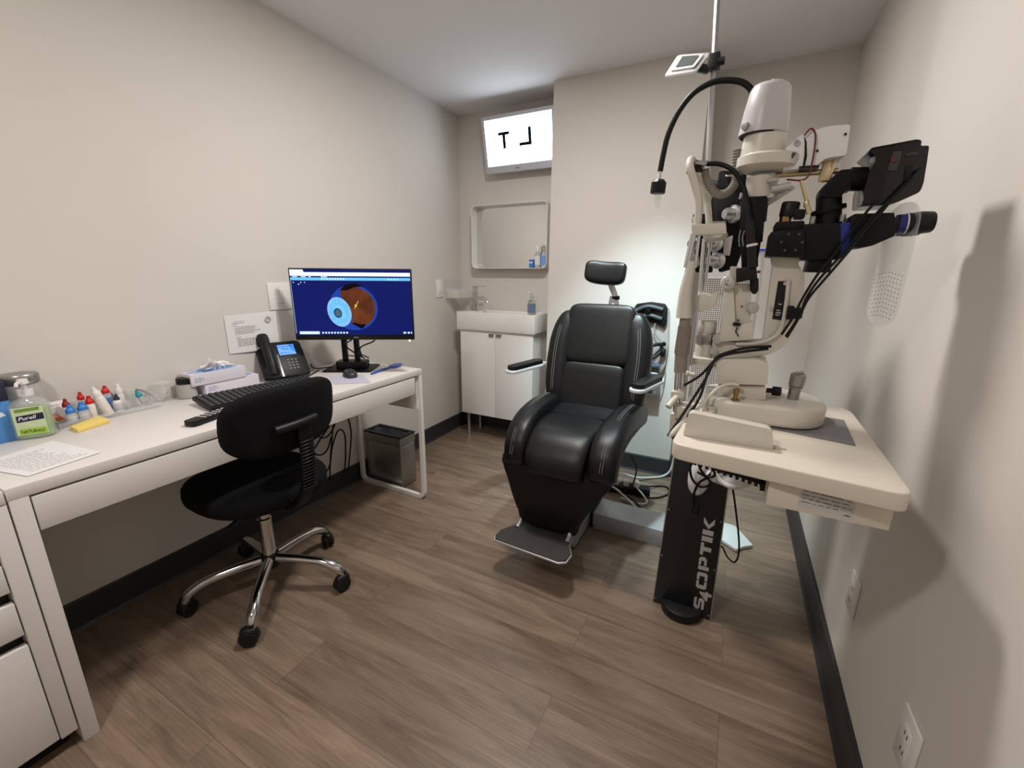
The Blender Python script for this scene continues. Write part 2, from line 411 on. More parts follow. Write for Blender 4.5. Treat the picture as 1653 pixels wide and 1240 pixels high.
# papers and notes on the desk
t = thing('document', 'printed white page lying on the desk front at the left', 'paper', (.33, -1.36, .75))
A, B, C, D = V((.258, -1.465, .7515)), V((.455, -1.418, .7515)), V((.426, -1.272, .7515)), V((.20, -1.30, .7515))
m = MB(); m.prism([A, B, C, D], (0, 0, .0012)); m.build('sheet', PAPER, t)
m = MB(); uy = (A-B).normalized(); ux = (C-B).normalized()
lines(m, B+V((0, 0, .0012)), ux, uy, [(.018, .022+.015*k, .085+.03*random.random()) for k in range(11)], .0035); m.keep = True
m.build('print', INK, t)
t = thing('sticky_notes', 'yellow pad of sticky notes on the desk in front of bottles', 'sticky notes', (.11, -1.178, .75))
m = MB(); m.prism([(0.117, -1.236, 0.762), (0.174, -1.236, 0.762), (0.143, -1.148, 0.762), (0.067, -1.147, 0.762)], (0, 0, -.0115), .0008).build('pad', mat('yellow_paper', (240, 212, 120), .75, var=.03), t)
# ---------------------------------------------------------------- carton, sanitizer, jars at the left end
t = thing('carton', 'blue and navy cardboard carton cut by left edge of the picture', 'box', (.06, -1.40, .75))
MB().box(.0, -1.46, .75, .10, -1.338, .87, .001).build('lower_half', mat('blue_card', (78, 134, 196), .5, var=.03), t)
MB().box(.0, -1.46, .8702, .10, -1.338, .925, .001).build('upper_half', mat('navy_card', (34, 36, 62), .5, var=.03), t)
m = MB(); lines(m, (.1003, -1.338, .75), (0, -1, 0), (0, 0, 1), [(.012, .016+.011*k, .06) for k in range(4)], .003); m.keep = True
m.build('print', mat('white_print', (214, 226, 238), .6), t)
m = MB(); m.add([(.1004, -1.338-.02+.045*math.cos(R(20*k))*0-.03*math.sin(R(9*k)), .815+.05*math.cos(R(9*k))*.5+.0) for k in range(11)]+[(.1004, -1.352-.03*math.sin(R(9*k)), .803+.025*math.cos(R(9*k))) for k in range(11)], [(k, k+1, 12+k, 11+k) for k in range(10)]); m.keep = True
m.build('swirl', MATS['white_print'], t)
t = thing('sanitizer_bottle', 'clear pump bottle of green hand sanitizer beside blue carton', 'hand sanitizer', (.105, -1.305, .75))
c = V((.105, -1.304, .75)); rz = R(-28)
def ring(z, a, b, e=.62, n=28):
    out = []
    for k in range(n):
        q = 2*math.pi*k/n; x = b*spow(math.cos(q), e); y = a*spow(math.sin(q), e)
        out.append(c+V((x*math.cos(rz)-y*math.sin(rz), x*math.sin(rz)+y*math.cos(rz), z)))
    return out
def loft(m, rings):
    n = len(rings[0]); vs = [p for r in rings for p in r]; fs = []
    for i in range(len(rings)-1):
        for k in range(n): j = (k+1) % n; fs.append((i*n+k, i*n+j, i*n+n+j, i*n+n+k))
    fs.append(list(range(n))[::-1]); fs.append([len(vs)-n+k for k in range(n)]); return m.add(vs, fs)
loft(MB(), [ring(.0, .037, .026), ring(.006, .0425, .031), ring(.05, .0425, .031), ring(.10, .041, .03), ring(.112, .034, .026), ring(.120, .019, .018, 1), ring(.134, .016, .016, 1)]).build('bottle', ACRYL, t)
loft(MB(), [ring(.005, .036, .025), ring(.012, .0395, .028), ring(.09, .039, .0275)]).build('gel', mat('green_gel', (158, 204, 108), .2, var=.1, scale=12, alpha=.6), t)
m = MB(); m.cyl(c+V((0, 0, .128)), c+V((0, 0, .146)), .017).cyl(c+V((0, 0, .146)), c+V((0, 0, .165)), .006).cyl(c+V((0, 0, .163)), c+V((0, 0, .176)), .013, .011)
m.tube([c+V((.005, -.004, .169)), c+V((.028, -.018, .170)), c+V((.036, -.023, .162))], .0045, res=3); m.build('pump', mat('frosted_white_plastic', (226, 222, 222), .35, var=.01), t)
ux = V((-math.sin(rz), math.cos(rz), 0)); fx = V((math.cos(rz), math.sin(rz), 0)); up = V((0, 0, 1)); lo = c+fx*.0316
LG = mat('lime_label', (168, 204, 76), .5, var=.05)
m = MB(); q = lo+ux*-.03; m.quad(q+up*.016, q+ux*.064+up*.016, q+ux*.064+up*.099, q+up*.099); m.keep = True; m.build('label', mat('pale_green_label', (202, 216, 176), .5, var=.12, scale=40), t)
m = MB(); q = lo+ux*-.024+fx*.0005; m.quad(q+up*.055, q+ux*.056+up*.060, q+ux*.056+up*.079, q+up*.074); m.keep = True; m.build('brand_panel', mat('navy_print', (30, 30, 58), .5), t)
m = MB(); m.quad(q+up*.018, q+ux*.056+up*.018, q+ux*.056+up*.036, q+up*.036); m.keep = True; m.build('variety_panel', LG, t)
m = MB(); m.quad(q+up*.085, q+ux*.05+up*.088, q+ux*.05+up*.097, q+up*.094); m.keep = True; m.build('leaf_band', mat('leaf_green', (112, 150, 60), .5, var=.2, scale=90), t)
m = MB(); m.text('Purell', lo+ux*-.021+fx*.001+up*.0605, (ux+up*.09), up, .0105, sx=1.05, bold=.01, shear=.2); m.keep = True; m.build('brand_lettering', mat('white_print2', (240, 240, 244), .5), t)
m = MB(); m.text('NATURALS', lo+ux*-.021+fx*.001+up*.0225, ux, up, .0085, sx=.80, bold=.01); m.keep = True; m.build('variety_lettering', mat('dark_green_print', (38, 66, 24), .5), t)
t = thing('glass_jar', 'wide clear glass jar with metal lid standing behind the sanitizer bottle', 'jar', (.022, -1.29, .75))
MB().lathe([(0, .002), (.038, .002), (.041, .006), (.041, .135), (.037, .148), (.033, .15)], (.022, -1.29, .75)).build('jar_body', ACRYL, t)
MB().lathe([(0, .150), (.040, .150), (.043, .154), (.043, .176), (.040, .18), (0, .18)], (.022, -1.29, .75)).build('lid', STEEL, t)
# ---------------------------------------------------------------- eye drop organiser
t = thing('acrylic_tray', 'clear acrylic organiser tray holding eye drop bottles', 'tray', (.04, -1.09, .75))
m = MB(); ty0, ty1 = -1.25, -.972
m.box(XL+.004, ty0, .75, .086, ty1, .757); m.box(.082, ty0, .757, .086, ty1, .768); m.box(XL+.004, ty0, .757, XL+.008, ty1, .812)
m.box(.03, ty0, .757, .033, ty1, .785)
for y in (ty0, ty1-.003): m.prism([(XL+.008, y, .757), (.082, y, .757), (.082, y, .768), (XL+.008, y, .805)], (0, .003, 0))
m.build('tray_body', ACRYL, t)
WB = mat('bottle_white', (228, 222, 218), .4, var=.02); TB = mat('bottle_translucent', (206, 212, 222), .25, var=.03, trans=.35, ior=1.2)
RED = mat('red_cap', (196, 32, 26), .35, var=.04); DRED = mat('dark_red_cap', (142, 24, 26), .35, var=.04); BCAP = mat('blue_cap', (52, 126, 208), .35, var=.04); TEAL = mat('teal_cap', (38, 148, 156), .35, var=.05); DARKC = mat('dark_cap', (40, 38, 52), .4, var=.05)
BLAB = mat('blue_label', (92, 120, 184), .5, var=.08, scale=60); GLAB = mat('grey_print_label', (196, 196, 204), .6, var=.12, scale=120)
def dropper(x, y, z, h, r, capm, bodym, label, lab=None, capw=.9, ax=(0, 0, 1), ch=.026, band=None):
    t = thing('eye_drop_bottle', label, 'eye drops', (x, y, z), 'eye drop bottles in the acrylic tray'); a = V(ax).normalized(); o = V((x, y, z))
    MB().lathe([(0, 0), (r*.95, 0), (r, .002), (r, h*.78), (r*.8, h*.92), (r*.5, h), (0, h)], o, a, 22).build('bottle', bodym, t)
    c = o+a*(h*.93); q = r*capw
    MB().lathe([(0, 0), (q, 0), (q, ch*.34), (q*.86, ch*.42), (q*.5, ch*.72), (q*.44, ch*.95), (q*.3, ch), (0, ch)], c, a, 20).build('cap', capm, t)
    if lab: MB().lathe([(r+.0004, h*.12), (r+.0006, h*.13), (r+.0006, h*.7), (r+.0004, h*.71)], o, a, 22).build('label', lab, t)
    return t
zf = .758
dropper(.068, -1.212, zf, .036, .0135, BCAP, TB, 'blue capped dropper at the left front of the tray', GLAB)
dropper(.066, -1.182, zf, .038, .0145, BCAP, TB, 'wider blue capped dropper in front of red caps', GLAB)
dropper(.045, -1.212, zf, .054, .0105, DRED, WB, 'dark red capped dropper behind the blue capped pair', None)
dropper(.055, -1.158, zf, .052, .0125, RED, WB, 'white bottle with bright red cap behind the sticky notes', None)
dropper(.015, -1.165, zf, .062, .0105, RED, WB, 'red capped bottle at rear left of tall white bottle', BLAB)
dropper(.064, -1.118, zf, .078, .0135, WB, WB, 'tall all white bottle leaning left in the tray', None, ax=(-.05, -.26, 1), ch=.032)
dropper(.010, -1.098, zf, .068, .0125, RED, TB, 'red capped bottle beside the small dark capped one', BLAB)
dropper(.050, -1.086, zf, .042, .0135, DARKC, WB, 'short white bottle with dark cap and printed label', GLAB, ch=.022, capw=.6)
dropper(.008, -1.062, zf, .058, .0125, WB, WB, 'white capped dropper bottle at the back of the tray', None, ch=.034)
dropper(.052, -1.015, zf+.012, .03, .008, TEAL, TB, 'tiny vial with turquoise cap tilted in the tray', None, ax=(.0, -.3, 1), ch=.024, capw=1.25)
t = thing('tweezers', 'steel tweezers lying across right end of the tray', 'tweezers', (.02, -.99, .79))
m = MB()
for s in (-1, 1): m.tube([(.0, -1.01, .813), (.02+.002*s, -.995, .803+.002*s), (.048+.001*s, -.978, .784)], [.0028, .0022, .0008], 6)
m.build('arms', STEEL, t)
t = thing('carton', 'small white and orange medicine carton behind blue caps', 'box', (.02, -1.235, .757))
Rm = Euler((0, R(-14), 0)).to_matrix()
MB().obox((.022, -1.228, .793), (.012, .05, .066), Rm, .0008).build('carton_body', mat('white_card', (232, 226, 224), .5, var=.02), t)
m = MB(); o = V((.022, -1.228, .793)); X_ = Rm @ V((1, 0, 0)); Z_ = Rm @ V((0, 0, 1)); f = o+X_*.0063
m.add([f+V((0, -.025, 0))+Z_*-.031, f+V((0, .012, 0))+Z_*-.031, f+V((0, -.004, 0))+Z_*-.008, f+V((0, -.025, 0))+Z_*-.002], [(0, 1, 2, 3)])
m.add([f+V((0, .012, 0))+Z_*-.012, f+V((0, .024, 0))+Z_*-.02, f+V((0, .024, 0))+Z_*.006], [(0, 1, 2)])
m.add([f+V((0, .015, 0))+Z_*.02, f+V((0, .019, 0))+Z_*.017, f+V((0, .023, 0))+Z_*.02, f+V((0, .019, 0))+Z_*.023], [(0, 1, 2, 3)]); m.keep = True
m.build('orange_shapes', mat('orange_print', (216, 104, 66), .5), t)
m = MB(); lines(m, f+V((0, -.023, 0)), (0, 1, 0), Z_, [(.0, .020, .03), (0, .008, .042), (0, .001, .038), (.004, -.006, .03)], .002); m.keep = True; m.build('print', INK, t)
# clear canister and cotton jar right of the tray
t = thing('canister', 'clear empty round canister standing between tray and black-lidded jar', 'canister', (.012, -.936, .75))
MB().lathe([(0, 0), (.026, 0), (.027, .004), (.027, .064), (.029, .066), (.029, .074), (.026, .076), (0, .076)], (.012, -.936, .75)).build('canister_body', ACRYL, t)
MB().lathe([(.019, 0), (.0225, .0), (.0225, .003), (.019, .003)], (.036, -.944, .795), (1, -.4, .1), 26).build('rim', mat('clear_edge', (206, 202, 198), .2, var=.01, alpha=.5), t)
t = thing('cotton_jar', 'squat clear jar with black screw lid beside tissue boxes', 'jar', (.036, -.866, .75))
MB().lathe([(0, 0), (.031, 0), (.034, .004), (.031, .05), (.027, .056), (.027, .062), (0, .062)], (.036, -.866, .75)).build('jar_body', mat('frosted_jar', (206, 202, 196), .2, var=.02, trans=.35, ior=1.2), t)
MB().lathe([(0, .058), (.029, .058), (.029, .078), (.027, .08), (0, .08)], (.036, -.866, .75)).build('lid', BLACKP, t)
# ---------------------------------------------------------------- tissue boxes
CARD = mat('tissue_card', (222, 216, 226), .5, var=.012); CARDB = mat('tissue_blue', (150, 186, 228), .5, var=.03)
def tissue(x0, x1, y0, y1, z0, z1, label, tissue_out):
    t = thing('tissue_box', label, 'tissue box', ((x0+x1)/2, (y0+y1)/2, z0), 'tissue boxes')
    MB().box(x0, y0, z0, x1, y1, z1, .0012).build('carton', CARD, t)
    m = MB(); yc = (y0+y1)/2; xc = (x0+x1)/2
    m.add([(xc+.04*math.cos(R(k*15))*1.0, yc+(y1-y0)*.46*spow(math.sin(R(k*15)), .8), z1+.0003) for k in range(24)], [list(range(24))]); m.keep = True
    m.build('opening_panel', CARDB, t)
    m = MB(); lines(m, (x1+.0004, y0, z0), (0, 1, 0), (0, 0, 1), [(.012, .028, .03), (.012, .021, .036), (.012, .014, .024)], .0035); m.keep = True
    m.build('print', mat('pale_blue_print', (160, 178, 214), .6), t)
    if tissue_out:
        m = MB(); n = 18; W = 7
        vs = []
        for i in range(n):
            for j in range(W):
                u = i/(n-1); w = j/(W-1)
                hgt = .020+.030*math.exp(-((u-.42)/.2)**2)+.008*math.exp(-((u-.85)/.12)**2)
                vs.append(V((xc+.020*(w-.5)+.014*math.sin(u*6.5)*w+.010*math.sin(w*4)*w, yc-.055+.115*u+.014*(w-.4)*math.cos(u*5), z1+.0008+hgt*w**.8)))
        fs = [(i*W+j, (i+1)*W+j, (i+1)*W+j+1, i*W+j+1) for i in range(n-1) for j in range(W-1)]
        m.add(vs, fs); m.add([v+V((.020+.006*math.sin(k*.31), .008, -.010*((k % W)/(W-1)))) for k, v in enumerate(vs)], fs)
        m.build('tissue', mat('tissue_paper', (238, 234, 234), .9, var=.02), t)
tissue(-.016, .069, -.815, -.594, .75, .795, 'lower white and blue tissue box under the open one', False)
tissue(-.012, .074, -.862, -.650, .7955, .842, 'open tissue box with a tissue sticking out, stacked on top', True)
# ---------------------------------------------------------------- keyboard, remote
t = thing('keyboard', 'black computer keyboard lying askew between chair back and phone', 'keyboard', (.28, -.7, .75))
Kc = V((.272, -.705, .766)); Kr = Euler((0, R(5), R(-8))).to_matrix()
MB().obox(Kc, (.165, .44, .016), Kr, .004).build('case', BLACKP, t)
m = MB()
for r in range(6):
    n = 15 if r < 5 else 15; y = -.207; x = -.062+.0245*r
    for k in range(21):
        w = .0175
        if r == 5 and 4 <= k <= 8:
            if k > 4: continue
            p = Kc+Kr @ V((x, -.205+.0205*6, .0105)); m.obox(p, (.018, .096, .006), Kr, .002, 1); continue
        p = Kc+Kr @ V((x, -.205+.0205*k, .0105)); m.obox(p, (.018, w, .006), Kr, .002, 1)
m.build('keys', mat('grey_black_keys', (38, 38, 41), .4, var=.06, scale=80), t)
MB().obox(Kc+Kr @ V((-.074, -.165, .0088)), (.011, .07, .0016), Kr).build('white_sticker', PAPER, t)
for s in (-.19, .19):
    MB().obox(Kc+Kr @ V((-.07, s, -.011)), (.012, .03, .02), Kr, .002).build('foot', BLACKP, t)
t = thing('remote_control', 'slim black remote control lying in front of the keyboard', 'remote control', (.38, -.96, .75))
a = V((.412, -1.05, 0)); b = V((.362, -.862, 0)); d = (b-a).normalized(); nrm = V((d.y, -d.x, 0))
MB().rplate((a+b)/2+V((0, 0, .752)), d, (-nrm), (b-a).length, .046, .014, .017, .004).build('body', BLACKP, t)
m = MB()
for i in range(7):
    for j in range(3): m.obox(a+d*(.05+.018*i)+nrm*(-.013+.013*j)+V((0, 0, .7695)), (.006, .009, .002), Mx(((d.x, nrm.x, 0), (d.y, nrm.y, 0), (0, 0, 1))), .0006, 1)
m.build('buttons', mat('pale_buttons', (196, 192, 190), .5, var=.05), t)
# ---------------------------------------------------------------- desk phone
t = thing('desk_phone', 'black office desk phone with lit blue display on the desk', 'phone', (.06, -.47, .75))
fa = V((.058, -.565, .752)); fb = V((.122, -.372, .752)); ux = (fb-fa).normalized(); back = V((-ux.y, ux.x, 0)); W_ = .20
sl = (back*.62+V((0, 0, 1))*.80).normalized(); nn = ux.cross(sl).normalized(); Lp = .185
O = fa
Mf = Mx((ux, sl, nn)).transposed()
def ph(u, w, h=0): return O+ux*u+sl*w+nn*h
m = MB(); m.prism([ph(.0, .0), ph(W_, 0), ph(W_, Lp*.7), ph(W_*.97, Lp*.97), ph(W_*.88, Lp), ph(0, Lp)], nn*.022, .004).build('body', BLACKP, t)
m = MB(); m.prism([O+ux*.03+back*.03, O+ux*(W_-.03)+back*.03, O+ux*(W_-.03)+back*.09, O+ux*.03+back*.09], V((0, 0, .02)))
m.prism([ph(.03, .03, 0), ph(.03, .13, 0), O+ux*.03+back*.095], ux*(W_-.06)); m.build('stand', BLACKP, t)
m = MB(); m.prism([ph(.0865, .105, .0225), ph(.168, .105, .0225), ph(.168, .168, .0225), ph(.0865, .168, .0225)], nn*.0015); m.build('display_bezel', BLACKG, t)
SCRB = mat('phone_display', (60, 130, 220), .3, emit=(64, 132, 226), es=.55, var=0)
m = MB(); m.prism([ph(.091, .110, .0235), ph(.164, .110, .0235), ph(.164, .164, .0235), ph(.091, .164, .0235)], nn*.001); m.build('display', SCRB, t)
m = MB(); lines(m, ph(.095, .112, .0248), ux, sl, [(0, .006, .05), (0, .04, .06), (.01, .03, .03), (.02, .022, .025)], .004); m.keep = True; m.build('display_text', mat('display_navy', (24, 52, 120), .4, emit=(22, 50, 120), es=.45, var=0), t)
m = MB()
for i in range(3):
    for j in range(4): m.obox(ph(.118+.017*i, .035+.0155*j, .0235), (.011, .008, .003), Mf, .001, 1)
for j in range(3): m.obox(ph(.094, .04+.014*j, .0235), (.006, .006, .003), Mf, .001, 1)
m.build('keypad', mat('lit_keys', (96, 92, 86), .4, var=.2, scale=200), t)
m = MB(); m.prism([ph(.074, 0, .0222), ph(.082, 0, .0222), ph(.084, Lp*.62, .0222), ph(.079, Lp*.62, .0222)], nn*.002); m.build('chrome_strip', CHROME, t)
m = MB()
for k in range(4): m.obox(ph(W_-.001, Lp*.62+.017*k, .015), (.006, .012, .012), Mf, .002, 1)
m.build('side_keys', SILVER, t)
m = MB(); m.tube([ph(.036, .002, .05), ph(.036, .05, .058), ph(.036, .12, .06), ph(.036, .195, .052)], [.020, .022, .022, .021], 14); m.ell(ph(.034, .022, .038), (.028, .03, .022), Mf, .6, .6); m.ell(ph(.034, .188, .040), (.028, .032, .022), Mf, .6, .6); m.build('handset', BLACKP, t)
# ---------------------------------------------------------------- mouse, pad, pen
t = thing('mouse_pad', 'pale lilac paper mouse pad under the black mouse', 'mouse pad', (.36, -.33, .75))
MB().prism([(.23, -.355, .7505), (.372, -.448, .7505), (.494, -.352, .7505), (.352, -.255, .7505)], (0, 0, .0016)).build('pad', mat('lilac_sheet', (190, 188, 204), .7, var=.015), t)
t = thing('computer_mouse', 'small black computer mouse on the lilac pad', 'mouse', (.33, -.31, .752))
m = MB(); m.ell((.315, -.305, .755), (.031, .055, .030), (0, 0, 60), .8, .85); m.v = [V((v.x, v.y, max(v.z, .7526))) for v in m.v]; m.build('shell', mat('dark_grey_plastic', (46, 47, 50), .4, var=.04), t)
MB().cyl((.339, -.327, .779), (.345, -.317, .779), .006).build('scroll_wheel', BLACKP, t)
t = thing('occluder_paddle', 'blue plastic eye paddle lying at far end of desk', 'eye occluder', (.37, -.1, .75))
m = MB(); pa, pb = V((.375, -.228, .753)), V((.353, -.085, .755)); m.tube([pa, pa*.5+pb*.5+V((0, 0, .003)), pb], [.006, .0065, .005], 8)
m.ell((.345, -.025, .757), (.030, .052, .005), (0, 0, 10)); m.build('paddle', BLUE, t)
# ---------------------------------------------------------------- monitor
t = thing('computer_monitor', 'black flat monitor showing an eye scan on the desk', 'monitor', (.2, -.17, .75))
sA = V((.088, -.405, 0)); sB = V((.560, -.116, 0)); ux = (sB-sA).normalized(); nn = V((ux.y, -ux.x, 0)); up = V((0, 0, 1)); Wm = (sB-sA).length; z0, z1 = .922, 1.252
def sc(u, w, d=0): return sA+ux*(u*Wm)+up*(z0+(z1-z0)*w)+nn*d
Ms = Mx((ux, up, nn)).transposed()
MB().obox(sc(.5, .5, -.009), (Wm, z1-z0, .016), Ms, .003).obox(sc(.5, .45, -.026), (Wm*.62, (z1-z0)*.62, .022), Ms, .008).build('housing', BLACKP, t)
def emi(name, rgb, es): return mat(name, tuple(x*.15 for x in rgb), .4, emit=rgb, es=es, var=0, spec=.1)
def sq(m, u0, w0, u1, w1, d): return m.quad(sc(u0, w0, d), sc(u1, w0, d), sc(u1, w1, d), sc(u0, w1, d))
def flat(m, name, mt): m.keep = True; return m.build(name, mt, t)
def scrgrad():
    m = bpy.data.materials.new('screen_blue'); m.use_nodes = True; nt = m.node_tree; b = nt.nodes['Principled BSDF']
    nz = nt.nodes.new('ShaderNodeTexNoise'); nz.inputs['Scale'].default_value = 2
    tc = nt.nodes.new('ShaderNodeTexCoord'); nt.links.new(tc.outputs['Object'], nz.inputs['Vector'])
    r = nt.nodes.new('ShaderNodeValToRGB'); r.color_ramp.elements[0].color = lin((6, 18, 96)); r.color_ramp.elements[1].color = lin((14, 30, 116))
    nt.links.new(nz.outputs['Fac'], r.inputs['Fac']); nt.links.new(r.outputs['Color'], b.inputs['Emission Color']); b.inputs['Emission Strength'].default_value = .5
    b.inputs['Base Color'].default_value = (.004, .004, .008, 1); b.inputs['Roughness'].default_value = .3; b.inputs['Specular IOR Level'].default_value = .1
    return m
flat(sq(MB(), .011, .075, .989, .985, .0003), 'screen', scrgrad())
flat(sq(MB(), .012, .895, .989, .945, .0008).add([sc(.012, .945, .0008), sc(.125, .945, .0008), sc(.118, .98, .0008), sc(.012, .98, .0008)], [(0, 1, 2, 3)]), 'toolbar_white', emi('screen_white', (226, 240, 255), .75))
flat(sq(MB(), .012, .835, .989, .875, .0008), 'toolbar_cyan', emi('screen_cyan', (112, 196, 240), .6))
m = MB()
for k in range(9): sq(m, .26+.022*k, .845, .272+.022*k, .866, .0012)
for k in range(4): sq(m, .8+.025*k, .845, .812+.025*k, .862, .0012)
for u, l in ((.03, .04), (.1, .04), (.16, .02), (.26, .05)): sq(m, u, .879, u+l, .890, .0012)
for u in (.03, .09, .12): sq(m, u, .80, u+.008, .812, .0012)
sq(m, .07, .775, .08, .787, .0012); sq(m, .012, .1, .0145, .83, .0012)
sq(m, .04, .085, .205, .125, .0012)
for k in range(9): sq(m, .225+.025*k, .093, .240+.025*k, .117, .0012)
for u, l in ((.91, .022), (.945, .018), (.972, .01)): sq(m, u, .09, u+l, .116, .0012)
flat(m, 'icons', emi('screen_icons', (206, 234, 255), .65))
asp = (z1-z0)/Wm
def disc(m, u, w, a, b, rot=0, d=.001, n=40, a0=0, a1=360):
    """ellipse; radii in screen widths"""
    P = []
    for k in range(n+(0 if a1-a0 == 360 else 1)):
        q = R(a0+(a1-a0)*k/n); x = a*math.cos(q); y = b*math.sin(q); P.append(sc(u+x*math.cos(rot)-y*math.sin(rot), w+(x*math.sin(rot)+y*math.cos(rot))/asp, d))
    return m.add(P, [list(range(len(P)))])
def ringd(m, u, w, a, b, f, rot=0, d=.001, n=40):
    P = []
    for g in (1, f):
        for k in range(n):
            q = 2*math.pi*k/n; x = a*g*math.cos(q); y = b*g*math.sin(q); P.append(sc(u+x*math.cos(rot)-y*math.sin(rot), w+(x*math.sin(rot)+y*math.cos(rot))/asp, d))
    return m.add(P, [(k, (k+1) % n, n+(k+1) % n, n+k) for k in range(n)])
flat(disc(MB(), .505, .46, .2, .19, .0, .0006), 'eyeball_outline', emi('screen_mid_blue', (34, 72, 176), .5))
def fundus():
    m = bpy.data.materials.new('fundus_picture'); m.use_nodes = True; nt = m.node_tree; b = nt.nodes['Principled BSDF']
    tc = nt.nodes.new('ShaderNodeTexCoord'); nz = nt.nodes.new('ShaderNodeTexNoise'); nz.inputs['Scale'].default_value = 14; nz.inputs['Detail'].default_value = 3
    nt.links.new(tc.outputs['Object'], nz.inputs['Vector']); r = nt.nodes.new('ShaderNodeValToRGB'); e = r.color_ramp.elements
    e[0].position = .3; e[0].color = lin((84, 42, 18)); e[1].position = .7; e[1].color = lin((150, 84, 30)); x = e.new(.5); x.color = lin((126, 58, 26))
    nt.links.new(nz.outputs['Fac'], r.inputs['Fac']); nt.links.new(r.outputs['Color'], b.inputs['Emission Color']); b.inputs['Emission Strength'].default_value = .34
    b.inputs['Base Color'].default_value = (.01, .01, .01, 1); b.inputs['Specular IOR Level'].default_value = .1; return m
m = MB(); P = []
for k in range(33):
    q = R(-74+195*k/32); P.append(sc(.51+.178*math.cos(q), .46+.170*math.sin(q)/asp, .0010))
P += [sc(.40, .66, .001), sc(.47, .42, .001), sc(.49, .28, .001), sc(.47, .23, .001)]
m.add(P, [list(range(len(P)))]); flat(m, 'fundus_image', fundus())
m = MB(); m.add([sc(.40, .70, .0013), sc(.45, .78, .0013), sc(.53, .80, .0013), sc(.60, .76, .0013), sc(.52, .74, .0013), sc(.46, .70, .0013)], [(5, 4, 3, 2, 1, 0)][:1]); m.build('fundus_shadow', emi('screen_black', (16, 10, 10), .5), t)
m = MB(); m.add([sc(.48, .235, .0013), sc(.50, .25, .0013), sc(.56, .225, .0013), sc(.60, .23, .0013), sc(.57, .165, .0013), sc(.545, .17, .0013)], [(5, 4, 3, 2, 1, 0)]); m.keep = False
m.build('fundus_shadow', emi('screen_black', (16, 10, 10), .5), t)
flat(disc(disc(MB(), .524, .487, .0085, .011, .3, .0015), .53, .50, .003, .04, -.5, .0014), 'optic_disc', emi('screen_yellow', (236, 206, 60), .6))
flat(disc(MB(), .385, .40, .092, .122, .28, .0015), 'iris', emi('screen_iris', (120, 198, 246), .62))
m = MB()
for k in range(30):
    q = 2*math.pi*(k+.3*random.random())/30; r0_, r1_ = .45+.15*random.random(), .78+.2*random.random()
    for g in (0,):
        P = []
        for rr, dq in ((r0_, -.03), (r0_, .03), (r1_, .025), (r1_, -.025)):
            x = .092*rr*math.cos(q+dq); y = .122*rr*math.sin(q+dq); P.append(sc(.385+x*math.cos(.28)-y*math.sin(.28), .40+(x*math.sin(.28)+y*math.cos(.28))/asp, .0018))
        m.add(P, [(0, 1, 2, 3)])
flat(m, 'iris_pattern', emi('screen_iris_dark', (84, 160, 226), .56))
flat(ringd(MB(), .385, .40, .096, .126, .96, .28, .0018), 'iris_rim', emi('screen_iris_rim', (176, 186, 236), .5))
flat(disc(MB(), .372, .385, .033, .042, .28, .002), 'pupil_ring', emi('screen_dark_blue', (40, 72, 128), .5))
flat(disc(MB(), .374, .385, .022, .029, .28, .0022), 'pupil', emi('screen_grey', (90, 112, 122), .5))
flat(sq(MB(), .485, .028, .525, .044, .0006), 'badge', mat('badge_grey', (126, 126, 128), .4))
MB().ell(sc(.958, -.012, .0), (.004, .004, .003), Ms).build('power_light', emi('led_white', (255, 255, 255), 2.5), t)
bu = V((.87, .49, 0)); bv = V((-.49, .87, 0)); bc = V((.185, -.172, .7505))
MB().rplate(bc, bu, bv, .24, .19, .012, .006, .0015).build('base_plate', BLACKM, t)
MB().rplate(bc+bu*.005+V((0, 0, .006)), bu, bv, .155, .085, .02, .036, .006).build('dock_block', BLACKP, t)
for s in (-.03, .032): MB().obox(bc+bu*s+bv*.0+V((0, 0, .15)), (.022, .03, .26), Mx((bu, bv, V((0, 0, 1)))).transposed(), .002).build('post', BLACKM, t)
mid = sc(.5, .3, -.03)
MB().prism([sc(.40, .02, -.012), sc(.60, .02, -.012), sc(.60, .07, -.012), sc(.40, .07, -.012)], -nn*.1).build('bracket', BLACKM, t)
MB().prism([bc+bu*-.05+V((0, 0, .24)), bc+bu*.05+V((0, 0, .24)), bc+bu*.05+V((0, 0, .33)), bc+bu*-.05+V((0, 0, .33))], -bv*.13).build('mount_arm', BLACKM, t)
for i, P in enumerate(([sc(.42, .05, -.03), sc(.44, -.02, -.04), bc+bu*-.02+bv*-.03+V((0, 0, .13)), bc+bu*.02+bv*-.02+V((0, 0, .09)), bc+bu*.06+bv*.02+V((0, 0, .05))], [sc(.64, .05, -.03), sc(.63, -.04, -.05), bc+bu*.05+V((0, 0, .11)), bc+bu*.045+bv*.03+V((0, 0, .06))])):
    MB().tube(P, .0035, 8).build('cable', CABLEK, t)
MB().tube([bc+bu*-.05+bv*.02+V((0, 0, .045)), bc+bu*-.03+bv*.03+V((0, 0, .062)), bc+bv*.03+V((0, 0, .06)), bc+bu*.04+bv*.04+V((0, 0, .064)), bc+bu*.08+bv*.03+V((0, 0, .05))], .003, 8).build('cable', CABLEK, t)
t = thing('power_cable', 'thin black cable running across desk left of the monitor base', 'cable', (.1, -.36, .75))
MB().tube([(.145, -.41, .7535), (.13, -.375, .7535), (.10, -.325, .7535), (.075, -.29, .7535)], .003, 8).tube([(.02, -.29, .78), (.025, -.285, .760), (.05, -.27, .755), (.09, -.22, .758)], .003, 8).build('cord', CABLEK, t)
